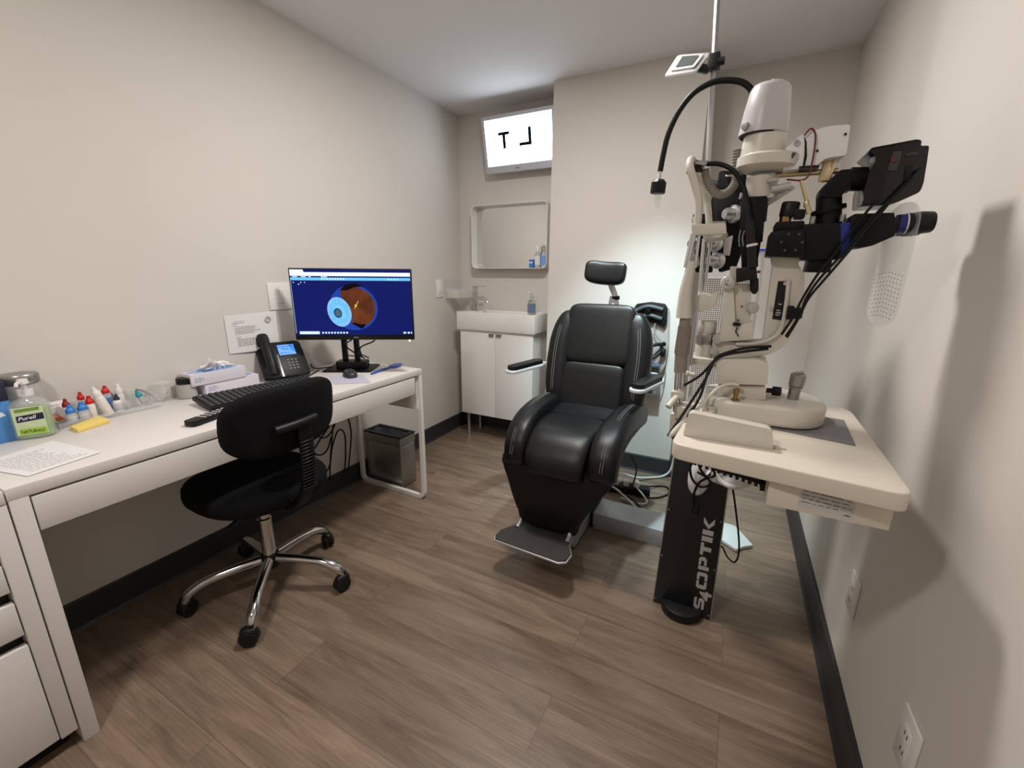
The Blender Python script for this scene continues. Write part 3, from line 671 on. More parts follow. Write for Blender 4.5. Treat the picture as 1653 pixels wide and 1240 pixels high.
# ---------------------------------------------------------------- waste bin
t = thing('waste_bin', 'rectangular steel waste bin with black rim under desk end', 'bin', (.175, .08, 0))
x0, x1, y0, y1, zt = .03, .305, .014, .142, .322
MB().box(x0, y0, .004, x1, y1, .265, .006).build('bin_body', STEEL, t)
m = MB()
for a in ((x0-.001, y0-.001, x1+.001, y0+.012), (x0-.001, y1-.012, x1+.001, y1+.001), (x0-.001, y0+.011, x0+.012, y1-.011), (x1-.012, y0+.011, x1+.001, y1-.011)): m.box(a[0], a[1], .268, a[2], a[3], .312)
m.build('lid_band', STEEL, t)
m = MB()
for a in ((x0-.003, y0-.003, x1+.003, y0+.02), (x0-.003, y1-.02, x1+.003, y1+.003), (x0-.003, y0+.02, x0+.022, y1-.02), (x1-.022, y0+.02, x1+.003, y1-.02)): m.box(a[0], a[1], .312, a[2], a[3], zt, .002)
m.build('rim', BLACKP, t)
m = MB(); vs = []
for k in range(24):
    q = 2*math.pi*k/24
    for g, z in ((1, .316), (.9, .28), (.8, .269)): vs.append(((x0+x1)/2+.113*g*spow(math.cos(q), .4)*(1+.04*math.sin(q*7)), (y0+y1)/2+.043*g*spow(math.sin(q), .4), z+.006*math.sin(q*5)*(z < .3)))
m.add(vs, [(k*3+j, ((k+1) % 24)*3+j, ((k+1) % 24)*3+j+1, k*3+j+1) for k in range(24) for j in range(2)]+[[k*3+2 for k in range(24)]])
m.build('bin_liner', mat('grey_bin_liner', (84, 88, 100), .35, var=.2, scale=60), t)
MB().box(x0+.004, y0+.003, 0, x1-.004, y1-.003, .006).build('foot', BLACKP, t)
# ---------------------------------------------------------------- cables under the desk
CB = [('black cable looping widest under the desk, nearest the bin', [(.06, -.16, .60), (.05, -.13, .50), (.03, -.09, .40), (.03, -.085, .32), (.03, -.11, .2), (.03, -.13, .115)]),
      ('black cable hanging straight down in middle of desk bundle', [(.05, -.2, .60), (.04, -.2, .5), (.03, -.21, .38), (.03, -.24, .24), (.03, -.26, .115)]),
      ('black cable drooping from chair back to desk bundle', [(.05, -.42, .5), (.04, -.36, .46), (.03, -.29, .38), (.03, -.24, .37), (.04, -.2, .42), (.05, -.17, .5), (.05, -.14, .60)]),
      ('black cable curling in an S under the desk', [(.05, -.46, .38), (.04, -.41, .40), (.03, -.36, .36), (.03, -.33, .30), (.03, -.29, .28), (.03, -.25, .30), (.03, -.22, .36)]),
      ('black cable in low hanging loop under the desk', [(.05, -.45, .30), (.04, -.4, .30), (.03, -.365, .24), (.03, -.34, .19), (.03, -.29, .17), (.03, -.25, .2), (.03, -.22, .3), (.03, -.17, .38), (.03, -.13, .34), (.03, -.14, .2), (.03, -.16, .115)]),
      ('black cable slanting from desk end up to the drawer underside', [(.02, -.5, .12), (.02, -.4, .24), (.03, -.3, .36), (.04, -.21, .44), (.12, -.14, .53), (.25, -.08, .60)])]
for lb, P in CB:
    MB_ = MB().tube(P, .0042, 7); o = MB_.build('desk_cable', CABLEK); tag(o, lb, 'cable', 'cables under the desk')
# ================================================================ task chair
t = thing('office_chair', 'black fabric swivel office chair on chrome castor base at desk', 'office chair', (.395, -.85, 0))
c = V((.395, -.85, 0))
FR2 = []
for k in range(5):
    a = R(25.5+72*k); d = V((math.cos(a), math.sin(a), 0))
    m = MB(); m.tube([c+d*.03+V((0, 0, .135)), c+d*.12+V((0, 0, .130)), c+d*.21+V((0, 0, .118)), c+d*.265+V((0, 0, .092)), c+d*.285+V((0, 0, .062))], [.019, .0175, .017, .0185, .015], 14)
    leg = m.build('leg', CHROME, t)
    e = c+d*.290; q = R(25.5+72*k+random.uniform(40, 120)); w = V((math.cos(q), math.sin(q), 0)); s = V((-w.y, w.x, 0))
    m = MB(); m.cyl(e+V((0, 0, .05)), e+V((0, 0, .08)), .009)
    for g in (-1, 1): m.lathe([(0, 0), (.026, 0), (.0305, .004), (.0305, .014), (.026, .018), (0, .018)], e-w*.012+V((0, 0, .0308))+s*(.002 if g > 0 else -.019), s, 22)
    m.ell(e-w*.010+V((0, 0, .044)), (.030, .019, .027), Mx((w, s, V((0, 0, 1)))).transposed(), .7, .7, 18, 10)
    cs = m.build('caster', BLACKP, leg)
m = MB(); m.lathe([(0, .10), (.032, .10), (.036, .108), (.036, .145), (.03, .155), (0, .155)], c).build('hub', BLACKP, t)
m = MB(); m.lathe([(0, .15), (.0245, .15), (.0245, .31), (.02, .315), (.02, .41), (0, .41)], c).build('gas_lift', CHROME, t)
m = MB(); m.box(.32, -.92, .395, .50, -.78, .415, .004).box(.36, -.89, .37, .44, -.81, .40, .01).build('mechanism', BLACKP, t)
MB().tube([c+V((.03, -.06, .39)), c+V((.07, -.16, .385)), c+V((.08, -.21, .378))], .006, 8).build('lever', BLACKP, t)
m = MB(); m.ell((.365, -.835, .452), (.235, .225, .047), None, .55, .8); m.build('seat', FABRIC, t)
# backrest: curved pad facing the left wall
m = MB(); cb = V((.625, -.845, .762)); vs = []; fs = []; nu, nv = 40, 22
def backpt(a, b, s):
    y = .222*spow(math.sin(a)*math.cos(b), 1) if False else None
for s in (0,):
    pass
Rb = Euler((0, R(6), R(4))).to_matrix()
m.ell((0, 0, 0), (.034, .212, .116), None, .62, .55, 44, 26)
m.v = [cb+Rb @ V((v.x-.9*v.y*v.y+.012*(v.z/.118)**2, v.y, v.z)) for v in m.v]
m.build('backrest', FABRIC, t)
m = MB(); m.ell((0, 0, 0), (.02, .196, .100), None, .6, .55, 40, 18); m.v = [cb+Rb @ V((v.x+.0155-.9*v.y*v.y, v.y, v.z)) for v in m.v]; m.build('backrest_shell', FABRIC, t)
yb = -.832
m = MB(); m.tube([(.664, -.93, .742), (.672, -.855, .745), (.668, -.782, .748)], .015, 12, 5); m.build('back_knob_bar', BLACKP, t)
m = MB(); P = [(.666, yb, .75), (.672, yb, .68), (.67, yb, .6), (.655, yb, .52), (.62, yb, .44), (.56, yb, .40), (.47, yb, .388)]
m.sweepx([(yb, p[0], p[2]) for p in P], .05, .016, .4, 16); m.v = [V((v.y, v.x+0, v.z)) for v in m.v]
m.build('back_bar', BLACKM, t)
m = MB()
for k in range(15):
    z = .50+.0125*k; x = .667 if z > .6 else .667-(.6-z)*.13
    m.box(x+.004, yb-.026, z, x+.016, yb+.026, z+.006, .002, 1)
m.build('bellows', BLACKP, t)
# ================================================================ wash corner
t = thing('vanity_cabinet', 'narrow white two-door vanity cabinet on steel legs in the alcove', 'cabinet', (.42, 1.03, 0))
vx0, vx1, vy, vz0, vz1 = .132, .722, .905, .196, .838
vm = (vx0+vx1)/2
MB().box(vx0+.002, vy+.018, vz0, vx1-.002, 1.155, vz1, .001).build('carcass', WHITE, t)
for a, b, hx in ((vx0, vm-.0012, vm-.048), (vm+.0012, vx1, vm+.012)):
    dr = MB().box(a, vy, vz0, b, vy+.0175, vz1-.004, .0015).build('door', GLOSSW, t)
    m = MB(); m.box(hx, vy-.012, vz1-.022, hx+.04, vy+.01, vz1-.0185, .0005).box(hx, vy-.012, vz1-.034, hx+.04, vy-.0095, vz1-.0185, .0005); m.build('tab_handle', STEEL, dr)
for x in (vx0+.03, vx1-.03):
    for y in (vy+.05, 1.12):
        MB().lathe([(0, 0), (.017, 0), (.017, .006), (.013, .012), (.013, vz0), (0, vz0)], (x, y, 0)).build('leg', STEEL, t)
t = thing('wash_basin', 'white rectangular ceramic basin on top of the vanity cabinet', 'sink', (.42, 1.02, .838))
bx0, bx1, by0, by1, bz0, bz1 = .113, .742, .888, 1.158, .838, .968
m = MB()
m.prism([(bx0+.004, by0+.003, bz0), (bx1-.004, by0+.003, bz0), (bx1-.004, by1, bz0), (bx0+.004, by1, bz0)], (0, 0, .03))
for a in ((bx0, by0, bx1, by0+.018), (bx0, by1-.045, bx1, by1), (bx0, by0+.018, bx0+.12, by1-.045), (bx1-.03, by0+.018, bx1, by1-.045)):
    m.box(a[0], a[1], bz0+.004, a[2], a[3], bz1, .004)
m.box(bx0+.1, by0+.01, bz0+.03, bx1-.02, by1-.03, bz0+.045)
m.build('basin', CERAM, t)
MB().lathe([(0, 0), (.022, 0), (.022, .003), (.014, .004), (0, .002)], (.45, 1.0, bz0+.0455)).build('drain', CHROME, t)
t = thing('faucet', 'chrome single-lever faucet at the left of the basin', 'faucet', (.21, 1.04, bz1))
fx_, fy_ = .205, 1.0
m = MB(); m.lathe([(0, 0), (.026, 0), (.026, .004), (.0195, .008), (.0195, .15), (.018, .158), (0, .158)], (fx_, fy_, bz1)).build('body', CHROME, t)
m = MB(); m.tube([(fx_+.01, fy_, bz1+.085), (fx_+.06, fy_-.004, bz1+.093), (fx_+.095, fy_-.006, bz1+.083), (fx_+.112, fy_-.008, bz1+.06)], [.012, .0115, .0115, .012], 14); m.build('spout', CHROME, t)
m = MB(); m.lathe([(0, .160), (.0195, .160), (.0195, .176), (.016, .18), (0, .18)], (fx_, fy_, bz1)); m.obox((fx_+.045, fy_, bz1+.176), (.09, .016, .005), (0, -2, 0), .002); m.build('lever', CHROME, t)
t = thing('soap_dispenser', 'clear bottle of blue liquid soap on right end of basin', 'soap bottle', (.636, 1.06, bz1))
m = MB(); m.lathe([(0, 0), (.026, 0), (.029, .004), (.029, .06), (.022, .082), (.013, .09), (.013, .105), (0, .105)], (.636, 1.06, bz1)).build('bottle', CLEAR, t)
m = MB(); m.lathe([(0, .003), (.0265, .004), (.0265, .062), (0, .062)], (.636, 1.06, bz1)).build('blue_soap', mat('blue_soap', (168, 194, 236), .15, var=.02, trans=.6, ior=1.33), t)
m = MB(); m.cyl((.636, 1.06, bz1+.1), (.636, 1.06, bz1+.118), .014).cyl((.636, 1.06, bz1+.115), (.636, 1.06, bz1+.14), .004).tube([(.636, 1.06, bz1+.14), (.615, 1.05, bz1+.142), (.603, 1.044, bz1+.137)], .0045, 8, 3); m.build('pump', mat('clear_pump', (214, 214, 214), .2, var=.01, trans=.4), t)
# ---------------------------------------------------------------- mirror with a shelf frame
t = thing('wall_mirror', 'small wall mirror in a rounded white tray frame above basin', 'mirror', (.43, 1.11, 1.275))
mx0, mx1, mz0, mz1, my = .135, .735, 1.272, 1.708, 1.07
def rr(x0, x1, z0, z1, r, y, n=7):
    P = []
    for cx, cz, a0 in ((x1-r, z1-r, 0), (x0+r, z1-r, 90), (x0+r, z0+r, 180), (x1-r, z0+r, 270)):
        for k in range(n): a = R(a0+90*k/(n-1)); P.append(V((cx+r*math.cos(a), y, cz+r*math.sin(a))))
    return P
m = MB(); rings = [rr(mx0, mx1, mz0, mz1, .035, 1.158), rr(mx0, mx1, mz0, mz1, .035, my), rr(mx0+.004, mx1-.004, mz0+.004, mz1-.004, .033, my), rr(mx0+.004, mx1-.004, mz0+.004, mz1-.004, .033, 1.15)]
n = len(rings[0]); vs = [p for r in rings for p in r]; fs = []
for i in range(3):
    for k in range(n): j = (k+1) % n; fs.append((i*n+k, i*n+j, i*n+n+j, i*n+n+k))
m.add(vs, fs); m.build('frame', GLOSSW, t)
m = MB(); m.prism(rr(mx0+.005, mx1-.005, mz0+.005, mz1-.005, .032, 1.146), (0, .006, 0)); m.build('glass', MIRROR, t)
for nm, x, y, lb, cat in (('spray_bottle', .655, 1.105, 'clear bottle with white cap on the mirror frame ledge, left one', 'bottle'), ('spray_bottle', .698, 1.115, 'clear bottle with blue label at right end of mirror ledge', 'bottle')):
    t = thing(nm, lb, cat, (x, y, mz0+.005), 'bottles on the mirror ledge')
    MB().lathe([(0, 0), (.018, 0), (.021, .003), (.021, .088), (.012, .105), (.010, .112), (0, .112)], (x, y, mz0+.005)).build('bottle', mat('milky_bottle', (206, 212, 216), .25, var=.02, trans=.35, ior=1.2), t)
    MB().lathe([(0, .110), (.012, .110), (.012, .14), (.009, .148), (0, .148)], (x, y, mz0+.005)).build('cap', GLOSSW if x < .67 else CLEAR, t)
    MB().lathe([(.0214, .02), (.0214, .08)], (x, y, mz0+.005)).build('label', PAPER if x < .67 else mat('sky_label', (120, 160, 220), .5), t)
t = thing('carton', 'tiny blue box standing left of bottles on mirror ledge', 'box', (.608, 1.11, mz0+.005))
MB().box(.592, 1.10, mz0+.005, .622, 1.12, mz0+.062, .001).build('carton_body', mat('blue_box', (66, 124, 206), .5, var=.04), t)
MB().box(.594, 1.0992, mz0+.036, .620, 1.0998, mz0+.045).build('white_band', PAPER, t)
# ---------------------------------------------------------------- acrylic holder in the corner
t = thing('acrylic_shelf', 'clear acrylic wall holder in corner left of the faucet', 'wall holder', (.06, 1.04, 1.05))
m = MB(); ya, yb_, za = .93, 1.15, 1.055
m.box(XL+.002, ya, za, .10, yb_, za+.004); m.box(.097, ya, za+.004, .10, yb_, za+.07); m.box(XL+.002, ya, za+.004, XL+.005, yb_, za+.14)
m.box(XL+.005, ya, za+.004, .097, ya+.003, za+.07); m.box(XL+.005, yb_-.003, za+.004, .097, yb_, za+.07); m.build('holder_body', ACRYL, t)
t = thing('cotton_pads', 'small cream packets standing inside the clear corner holder', 'packet', (.04, .98, 1.06))
for k in range(4): MB().obox((.05+.002*k, .955+.014*k, 1.082), (.05, .008, .044), (0, 4*k-6, 0), .002).build('packet', mat('cream_packet', (222, 206, 176), .6, var=.04), t)
# ---------------------------------------------------------------- chart screen near the ceiling
t = thing('wall_tv', 'white wall-mounted display showing two black test letters near ceiling', 'screen', (.51, 1.04, 1.89))
ta, tb = V((.262, 1.0, 2.235)), V((.262, 1.07, 1.9)); ux = V((1, 0, 0)); upv = (ta-tb).normalized(); nn = ux.cross(upv)*-1
nn = upv.cross(ux)*1.0
if nn.y > 0: nn = -nn
Wt, Ht = .535, (ta-tb).length
Mt = Mx((ux, upv, nn)).transposed()
def tv(u, w, d=0): return tb+ux*(u*Wt)+upv*(w*Ht)+nn*d
MB().obox(tv(.5, .5, -.012), (Wt, Ht, .024), Mt, .008, 3).build('housing', mat('lilac_white_plastic', (196, 194, 202), .4, var=.01), t)
MB().obox(tv(.5, .5, -.034), (Wt*.7, Ht*.7, .022), Mt, .01).build('back_cover', COOLW, t)
def tq(m, u0, w0, u1, w1, d): m.keep = True; return m.quad(tv(u0, w0, d), tv(u1, w0, d), tv(u1, w1, d), tv(u0, w1, d))
TVE = 2.6
tq(MB(), 0.05, .135, .95, .93, .0006).build('screen', mat('chart_white', (250, 252, 255), .4, emit=(226, 240, 255), es=TVE, var=0), t)
K = mat('chart_black', (12, 30, 44), .5, var=0, spec=.1)
m = MB(); tq(m, .232, .65, .388, .702, .0012); tq(m, .29, .42, .330, .651, .0012); m.build('letter_t', K, t)
m = MB(); tq(m, .64, .48, .68, .725, .0012); tq(m, .515, .43, .68, .484, .0012); m.build('letter_l', K, t)
m = MB(); tq(m, .44, .055, .49, .075, .0006); m.build('badge', mat('grey_badge', (120, 120, 122), .4), t)
m = MB(); m.obox((.53, 1.108, 2.07), (.1, .107, .1), None, .004); m.build('wall_bracket', BLACKM, t)
# ================================================================ examination chair
t = thing('exam_chair', 'black leather examination chair with footrest in the middle of room', 'exam chair', (1.345, .08, 0))
CX = 1.345
# pedestal
MB().prism([(1.21, -.135, .10), (1.21, -.06, .012), (1.21, .36, .012), (1.21, .36, .46), (1.21, .04, .46), (1.21, -.14, .22)], (.184, 0, 0), .004).build('pedestal', SILVER, t)
MB().box(1.2, -.05, 0, 1.392, .37, .03, .004).build('pedestal_base', BLACKP, t)
MB().box(1.16, -.1, .46, 1.53, .34, .535, .01).build('seat_pan', BLACKM, t)
def seam(m, pts, r=.0022): return m.tube(pts, r, 6, 6)
# seat centre panel
m = MB(); m.sweepx([(CX-.005, .27, .575), (CX-.005, .1, .562), (CX-.005, -.04, .566), (CX-.005, -.14, .555), (CX-.005, -.20, .50), (CX-.005, -.215, .44)], [.33, .31, .27, .25], .10, .42, 32, 8)
m.build('seat_cushion', LEATH, t)
MB().box(CX-.155, .055, .609, CX+.145, .059, .6145, .001).build('seat_seam', LEATH, t)
for s, wd in ((-1, .105), (1, .115)):
    x = CX+s*.196
    pts = [(x+s*.01, .29, .585), (x+s*.008, .16, .60), (x, .02, .603), (x-s*.006, -.10, .585), (x-s*.014, -.175, .53), (x-s*.02, -.195, .455)]
    m = MB(); m.sweepx([(x, p[1], p[2]) for p in pts], [wd, wd*1.05, wd*1.05, wd], [.11, .12, .115, .09], .62, 28, 8)
    # splay the bolster so that it follows the tapering centre panel
    m.v = [V((v.x+s*.012*(v.y+.0)/.3, v.y, v.z)) for v in m.v]
    b = m.build('seat_bolster', LEATH, t)
    for g in (-.005, .005):
        m = MB(); seam(m, [(x+s*.006+g+s*.012*q[1]/.3, q[1], q[2]) for q in [(0, .27, .6455), (0, .16, .6605), (0, .02, .6625), (0, -.10, .6425), (0, -.20, .5865), (0, -.2425, .50)]], .0011)
        m.build('stitching', STITCH, b)
# leg rest
m = MB(); m.sweepx([(CX-.01, -.178, .47), (CX-.015, -.188, .40), (CX-.03, -.19, .28), (CX-.035, -.185, .175)], [.49, .49, .45, .39, .335, .285, .262], [.06, .06, .05, .045], .3, 32, 8)
m.build('leg_rest', LEATH, t)
# foot rest
fz = .15
m = MB(); F = [(1.128, -.33), (1.14, -.352), (1.425, -.365), (1.452, -.348), (1.456, -.30), (1.428, -.245), (1.42, -.19), (1.18, -.17), (1.165, -.225), (1.13, -.285)]
m.prism([(x, y, fz+.002) for x, y in F], (0, 0, .006), .0015).build('foot_plate', mat('ribbed_black_rubber', (54, 51, 50), .7, var=.1, scale=300, bump=.4, stretch=(40, 1, 1)), t)
m = MB(); cxm = 1.29; cym = -.27
m.prism([(cxm+(x-cxm)*1.03, cym+(y-cym)*1.06, fz-.004) for x, y in F], (0, 0, .0075), .002).build('foot_plate_rim', SILVER, t)
for x in (1.185, 1.415): MB().tube([(x, -.185, .215), (x, -.205, .175), (x, -.235, .159)], .009, 10).build('foot_bracket', SILVER, t)
# back rest: leaning panel with two bolsters
def bk(x, w, d=0):  # x across, w up along the back, d out of the cushion
    a = R(14); return V((x, .255+w*math.sin(a)-d*math.cos(a), .575+w*math.cos(a)+d*math.sin(a)))
Mb = Euler((R(-14), 0, 0)).to_matrix()
m = MB(); m.ell(bk(CX, .378, .008), (.166, .052, .150), Mb, .3, .22); m.build('back_cushion', LEATH, t)
m = MB(); m.ell(bk(CX-.008, .115, .008), (.158, .05, .128), Mb, .3, .22); m.build('lumbar_cushion', LEATH, t)
m = MB(); m.ell(bk(CX, .25, -.045), (.215, .04, .265), Mb, .5, .4); m.build('back_shell', BLACKP, t)
for s in (-1, 1):
    m = MB(); m.ell((0, 0, 0), (.062, .058, .245), None, .6, .75)
    vs = []
    for v in m.v:
        z = v.z; k = z/.245; xx = v.x+s*(.196-.035*max(0, k)**2.2-.012*max(0, -k)**2); yy = v.y
        q = V((xx, yy, z)); vs.append(bk(CX, .25, .01)+Mb @ q)
    m.v = vs; b = m.build('back_bolster', LEATH, t)
    for g in (-.005, .005):
        m = MB(); P = []
        for i in range(9):
            k = -.86+1.72*i/8; xx = s*(.205-.035*max(0, k)**2.2-.012*max(0, -k)**2); P.append(bk(CX, .25, .01)+Mb @ V((xx+g, -.0585*(1-abs(k)**3.3)**.4 if abs(k) < 1 else 0, .245*k)))
        seam(m, P, .0011).build('stitching', STITCH, b)
# head rest
Hc = (1.344, 0.36, 1.24)
m = MB(); m.ell((0, 0, 0), (.098, .034, .054), None, .5, .45, 40, 20)
m.v = [V(Hc)+Euler((R(-6), R(4), R(2))).to_matrix() @ V((v.x, v.y-1.6*v.x*v.x+.012, v.z*(1-.0*v.x)+.9*v.x*v.x*(1 if v.z > 0 else .6))) for v in m.v]
m.build('head_rest', LEATH, t)
m = MB(); m.tube([V(Hc)+V((.01, .03, -.02)), (1.365, 0.42, 1.173), (1.381, 0.43, 1.125), (1.378, 0.4, 1.066)], [.016, .015, .014, .018], 12); m.build('head_rest_arm', mat('white_metal', (226, 228, 230), .25, .2, var=.01), t)
MB().lathe([(0, 0), (.019, 0), (.019, .018), (0, .018)], (1.384, 0.43, 1.131), (.1, 0, -1)).build('arm_collar', BLACKP, t)
MB().prism([(1.355, 0.425, 1.131), (1.392, 0.425, 1.132), (1.412, 0.41, 1.067), (1.35, 0.41, 1.064)], (0, .02, 0), .004).build('head_rest_post', MATS['white_metal'], t)
# arms
for nm, P, lab in (('l', ((.955, .12), (1.03, .34)), None), ('r', ((1.585, .06), (1.645, .26)), None)):
    a, b = V((P[0][0], P[0][1], .765)), V((P[1][0], P[1][1], .775)); d = (b-a).normalized(); s = V((-d.y, d.x, 0)).normalized()
    m = MB(); c = (a+b)/2
    m.rplate(c-V((0, 0, .014)), d, s, (b-a).length+.02, .068, .028, .016, .004)
    e = V((1.115 if nm == 'l' else 1.60, .40, .76))
    m.prism([b+s*.03-V((0, 0, .012)), b-s*.03-V((0, 0, .012)), e-V((0, .03, .06)), e+V((0, .03, -.02))], V((0, 0, .022)), .004)
    arm = m.build('armrest', MATS['white_metal'], t)
    m = MB(); m.rplate(c+V((0, 0, .003)), d, s, (b-a).length, .06, .027, .02, .007, 8); m.build('arm_pad', LEATH, arm)
    MB().cyl(e+V((0, 0, -.09)), e+V((0, 0, .01)), .022).build('arm_pivot', SILVER, arm)
# ================================================================ instrument stand
def rpoly(P, r, n=5):
    """polygon with rounded corners"""
    P = [V(p) for p in P]; out = []
    rs = r if isinstance(r, (list, tuple)) else [r]*len(P)
    for i, p in enumerate(P):
        a = (P[i-1]-p).normalized(); b = (P[(i+1) % len(P)]-p).normalized(); q = rs[i]
        if q <= 0: out.append(p); continue
        for k in range(n+1):
            t = k/n; out.append((p+a*q)*(1-t)**2+p*(2*t*(1-t))+(p+b*q)*t*t)
    return out
t = thing('instrument_stand', 'black upright instrument stand column with silver lettering under the table', 'instrument stand', (1.87, -.1, 0))
A, B, C, D = V((1.770, -.215, .004)), V((1.974, -.215, .004)), V((1.967, -.215, .78)), V((1.795, -.215, .78))
MB().prism([A, B, C, D], (0, -.004, 0), .0008).build('front_panel', mat('black_panel', (27, 28, 31), .38, var=.04, scale=14), t)
MB().prism([A+V((.002, .0005, 0)), B+V((-.002, .0005, 0)), C+V((-.002, .0005, 0)), D+V((.002, .0005, 0))], (0, .17, 0)).build('column_body', SILVER, t)
m = MB()
for p, q in ((A, D), (B, C)): m.prism([p+V((-.0018, -.0042, 0)), p+V((.0018, -.0042, 0)), q+V((.0018, -.0042, 0)), q+V((-.0018, -.0042, 0))], (0, .006, 0))
m.build('edge_trim', ALU, t)
m = MB()
for f in (.02, .27, .52, .78):
    for p, q, s in ((A, D, 1), (B, C, -1)):
        c = p+(q-p)*f+V((.008*s, -.004, 0)); m.lathe([(0, 0), (.0035, 0), (.003, .0018), (0, .002)], c, (0, -1, 0), 12)
m.build('screws', STEEL, t)
m = MB(); up = V((-.006/.776, 0, 1)).normalized(); lf = V((-1, 0, 0)); o0 = B+V((-.027, -.0048, .030))
def glyph(P): m.add([o0+up*a+lf*b for a, b in P], [tuple(range(len(P)))])
glyph([(.004, 0), (.042, 0), (.05, .008), (.05, .014), (.042, .0205), (.016, .0205), (.016, .026), (.05, .026), (.046, .035), (.008, .035), (0, .027), (0, .019), (.008, .0135), (.034, .0135), (.034, .009), (0, .009)])
m.text('4', o0+up*.046+lf*-.018+V((0, .0006, 0)), up, lf, .036, .0006, sx=1.35, bold=.045)
for f in (1, -1): glyph([(.1225+f*(a-.1225), b) for a, b in ((.088, .006), (.095, 0), (.1205, 0), (.1205, .009), (.104, .009), (.104, .026), (.1205, .026), (.1205, .035), (.095, .035), (.088, .029))])
glyph([(.167, 0), (.183, 0), (.183, .035), (.167, .035)]); glyph([(.186, .035), (.211, .035), (.220, .028), (.220, .016), (.211, .009), (.186, .009), (.186, .017), (.204, .017), (.204, .027), (.186, .027)])
glyph([(.228, .035), (.278, .035), (.278, .025), (.262, .025), (.262, 0), (.245, 0), (.245, .025), (.228, .025)])
glyph([(.284, 0), (.304, 0), (.304, .035), (.284, .035)]); glyph([(.310, 0), (.330, 0), (.330, .035), (.310, .035)])
glyph([(.334, .0175), (.356, .035), (.378, .035), (.351, .0175), (.378, 0), (.356, 0)]); m.keep = True
m.build('lettering', mat('silver_lettering', (196, 196, 198), .4, .3, var=.01), t)
m = MB(); P = [(1.872+.072*math.cos(R(180+10*k)), -.219+.068*math.sin(R(180+10*k)), .002) for k in range(19)]; m.prism(P, (0, 0, .034), .006); m.build('foot', BLACKP, t)
m = MB(); m.box(1.412, .155, .0, 1.80, .318, .084, .003); m.build('base_beam', SILVER, t)
m = MB(); m.prism([(1.411, .157, .0), (1.411, .316, .0), (1.411, .316, .083), (1.411, .157, .083)], (-.008, 0, 0)); m.build('beam_end_cap', BLACKP, t)
m = MB(); m.prism(rpoly([(1.982, 0.488, 0.02), (2.046, 0.484, 0.02), (2.125, 0.343, 0.02), (2.084, 0.311, 0.02), (2.056, 0.27, 0.02), (1.979, 0.331, 0.02)], .01), (0, 0, -.016), .002); m.build('foot_plate', mat('pale_metal', (206, 212, 210), .4, .1, var=.01), t)
m = MB(); m.lathe([(0, 0), (.006, 0), (.006, .002), (0, .002)], (1.735, .154, .014), (0, -1, 0), 12).lathe([(0, 0), (.006, 0), (.006, .002), (0, .002)], (1.42, .154, .014), (0, -1, 0), 12); m.build('bolt', STEEL, t)
# upper tower with a perforated face
MB().prism(rpoly([(1.80, -.15, .78), (1.98, -.15, .78), (1.98, -.01, .78), (1.80, -.01, .78)], .012), (0, 0, .528), .003).build('tower', COOLW, t)
m = MB(); m.prism([(1.805, -.1525, .80), (1.952, -.1525, .80), (1.942, -.1525, 1.225), (1.803, -.1525, 1.225)], (0, .003, 0)); m.build('perforated_panel', dots_mat('perforated_white', (224, 222, 220), (92, 89, 87), .0066, .31, (0, 2), rough=.45), t)
MB().box(1.80, -.1515, 1.3085, 1.982, -.02, 1.3125).build('blue_edge_strip', mat('blue_edge', (46, 54, 190), .4, emit=(46, 54, 200), es=.25, var=0), t)
# tall pole with a small tilting mirror
pb, pt_ = V((1.797, -.08, 1.31)), V((1.740, -.1, 2.33))
m = MB(); m.cyl(pb, pt_, .0085, n=8); m.build('pole', ALU, t, ang=20)
cl = V((1.768, -0.1, 1.863))
m = MB(); m.obox(cl, (.034, .034, .042), (0, -3, 0), .004).cyl(cl+V((.012, -.01, -.005)), cl+V((.03, -.01, -.005)), .011).obox(cl+V((-.034, -.004, -.012)), (.045, .02, .022), (0, 20, 0), .004); m.build('mirror_clamp', BLACKP, t)
fr = [V((1.634, -0.16, 1.828)), V((1.727, -0.16, 1.825)), V((1.751, -0.06, 1.908)), V((1.653, -0.06, 1.92))]
nn = (fr[1]-fr[0]).cross(fr[3]-fr[0]).normalized(); nn = -nn if nn.z > 0 else nn; cc = sum(fr, V())/4
m = MB(); m.prism(rpoly(fr, .014), nn*.006, .001); h = m.build('mirror_holder', mat('clear_holder', (206, 206, 206), .2, var=.02, alpha=.55), t)
m = MB(); m.prism(rpoly([cc+(p-cc)*.72+nn*-.001 for p in fr], .008), nn*-.004); m.build('mirror_frame', GREYW, h)
m = MB(); m.prism(rpoly([cc+(p-cc)*.5+nn*-.0052 for p in fr], .003), nn*-.002); m.build('mirror_glass', mat('grey_mirror', (84, 90, 88), .25, .2, var=0), h)
# ================================================================ instrument table
t = thing('instrument_table', 'cream slit lamp table with rounded corners close to right wall', 'table', (2.02, -.62, .865))
TP = rpoly([(1.832, -.842, .866), (2.203, -.893, .866), (2.213, -.36, .866), (1.862, -.34, .866)], [.03, .03, .06, .03])
MB().prism(TP, (0, 0, .034), .013, 4).build('tabletop', BEIGE2, t, ang=60)
MB().box(2.012, -.85, .812, 2.195, -.58, .866, .002).build('power_supply', BEIGE2, t)
a, b, c, d = V((2.062, -0.85, 0.861)), V((2.144, -0.85, 0.859)), V((2.143, -0.85, 0.819)), V((2.061, -0.85, 0.823))
m = MB(); m.quad(d, c, b, a); m.keep = True; m.build('rating_label', PAPER, t)
ux = (c-d).normalized(); uy = (a-d).normalized()
m = MB(); lines(m, d, ux, uy, [(.004, .040, .02), (.004, .033, .024), (.004, .025, .07), (.004, .018, .075), (.004, .011, .022), (.03, .011, .03)], .0013, .0006)
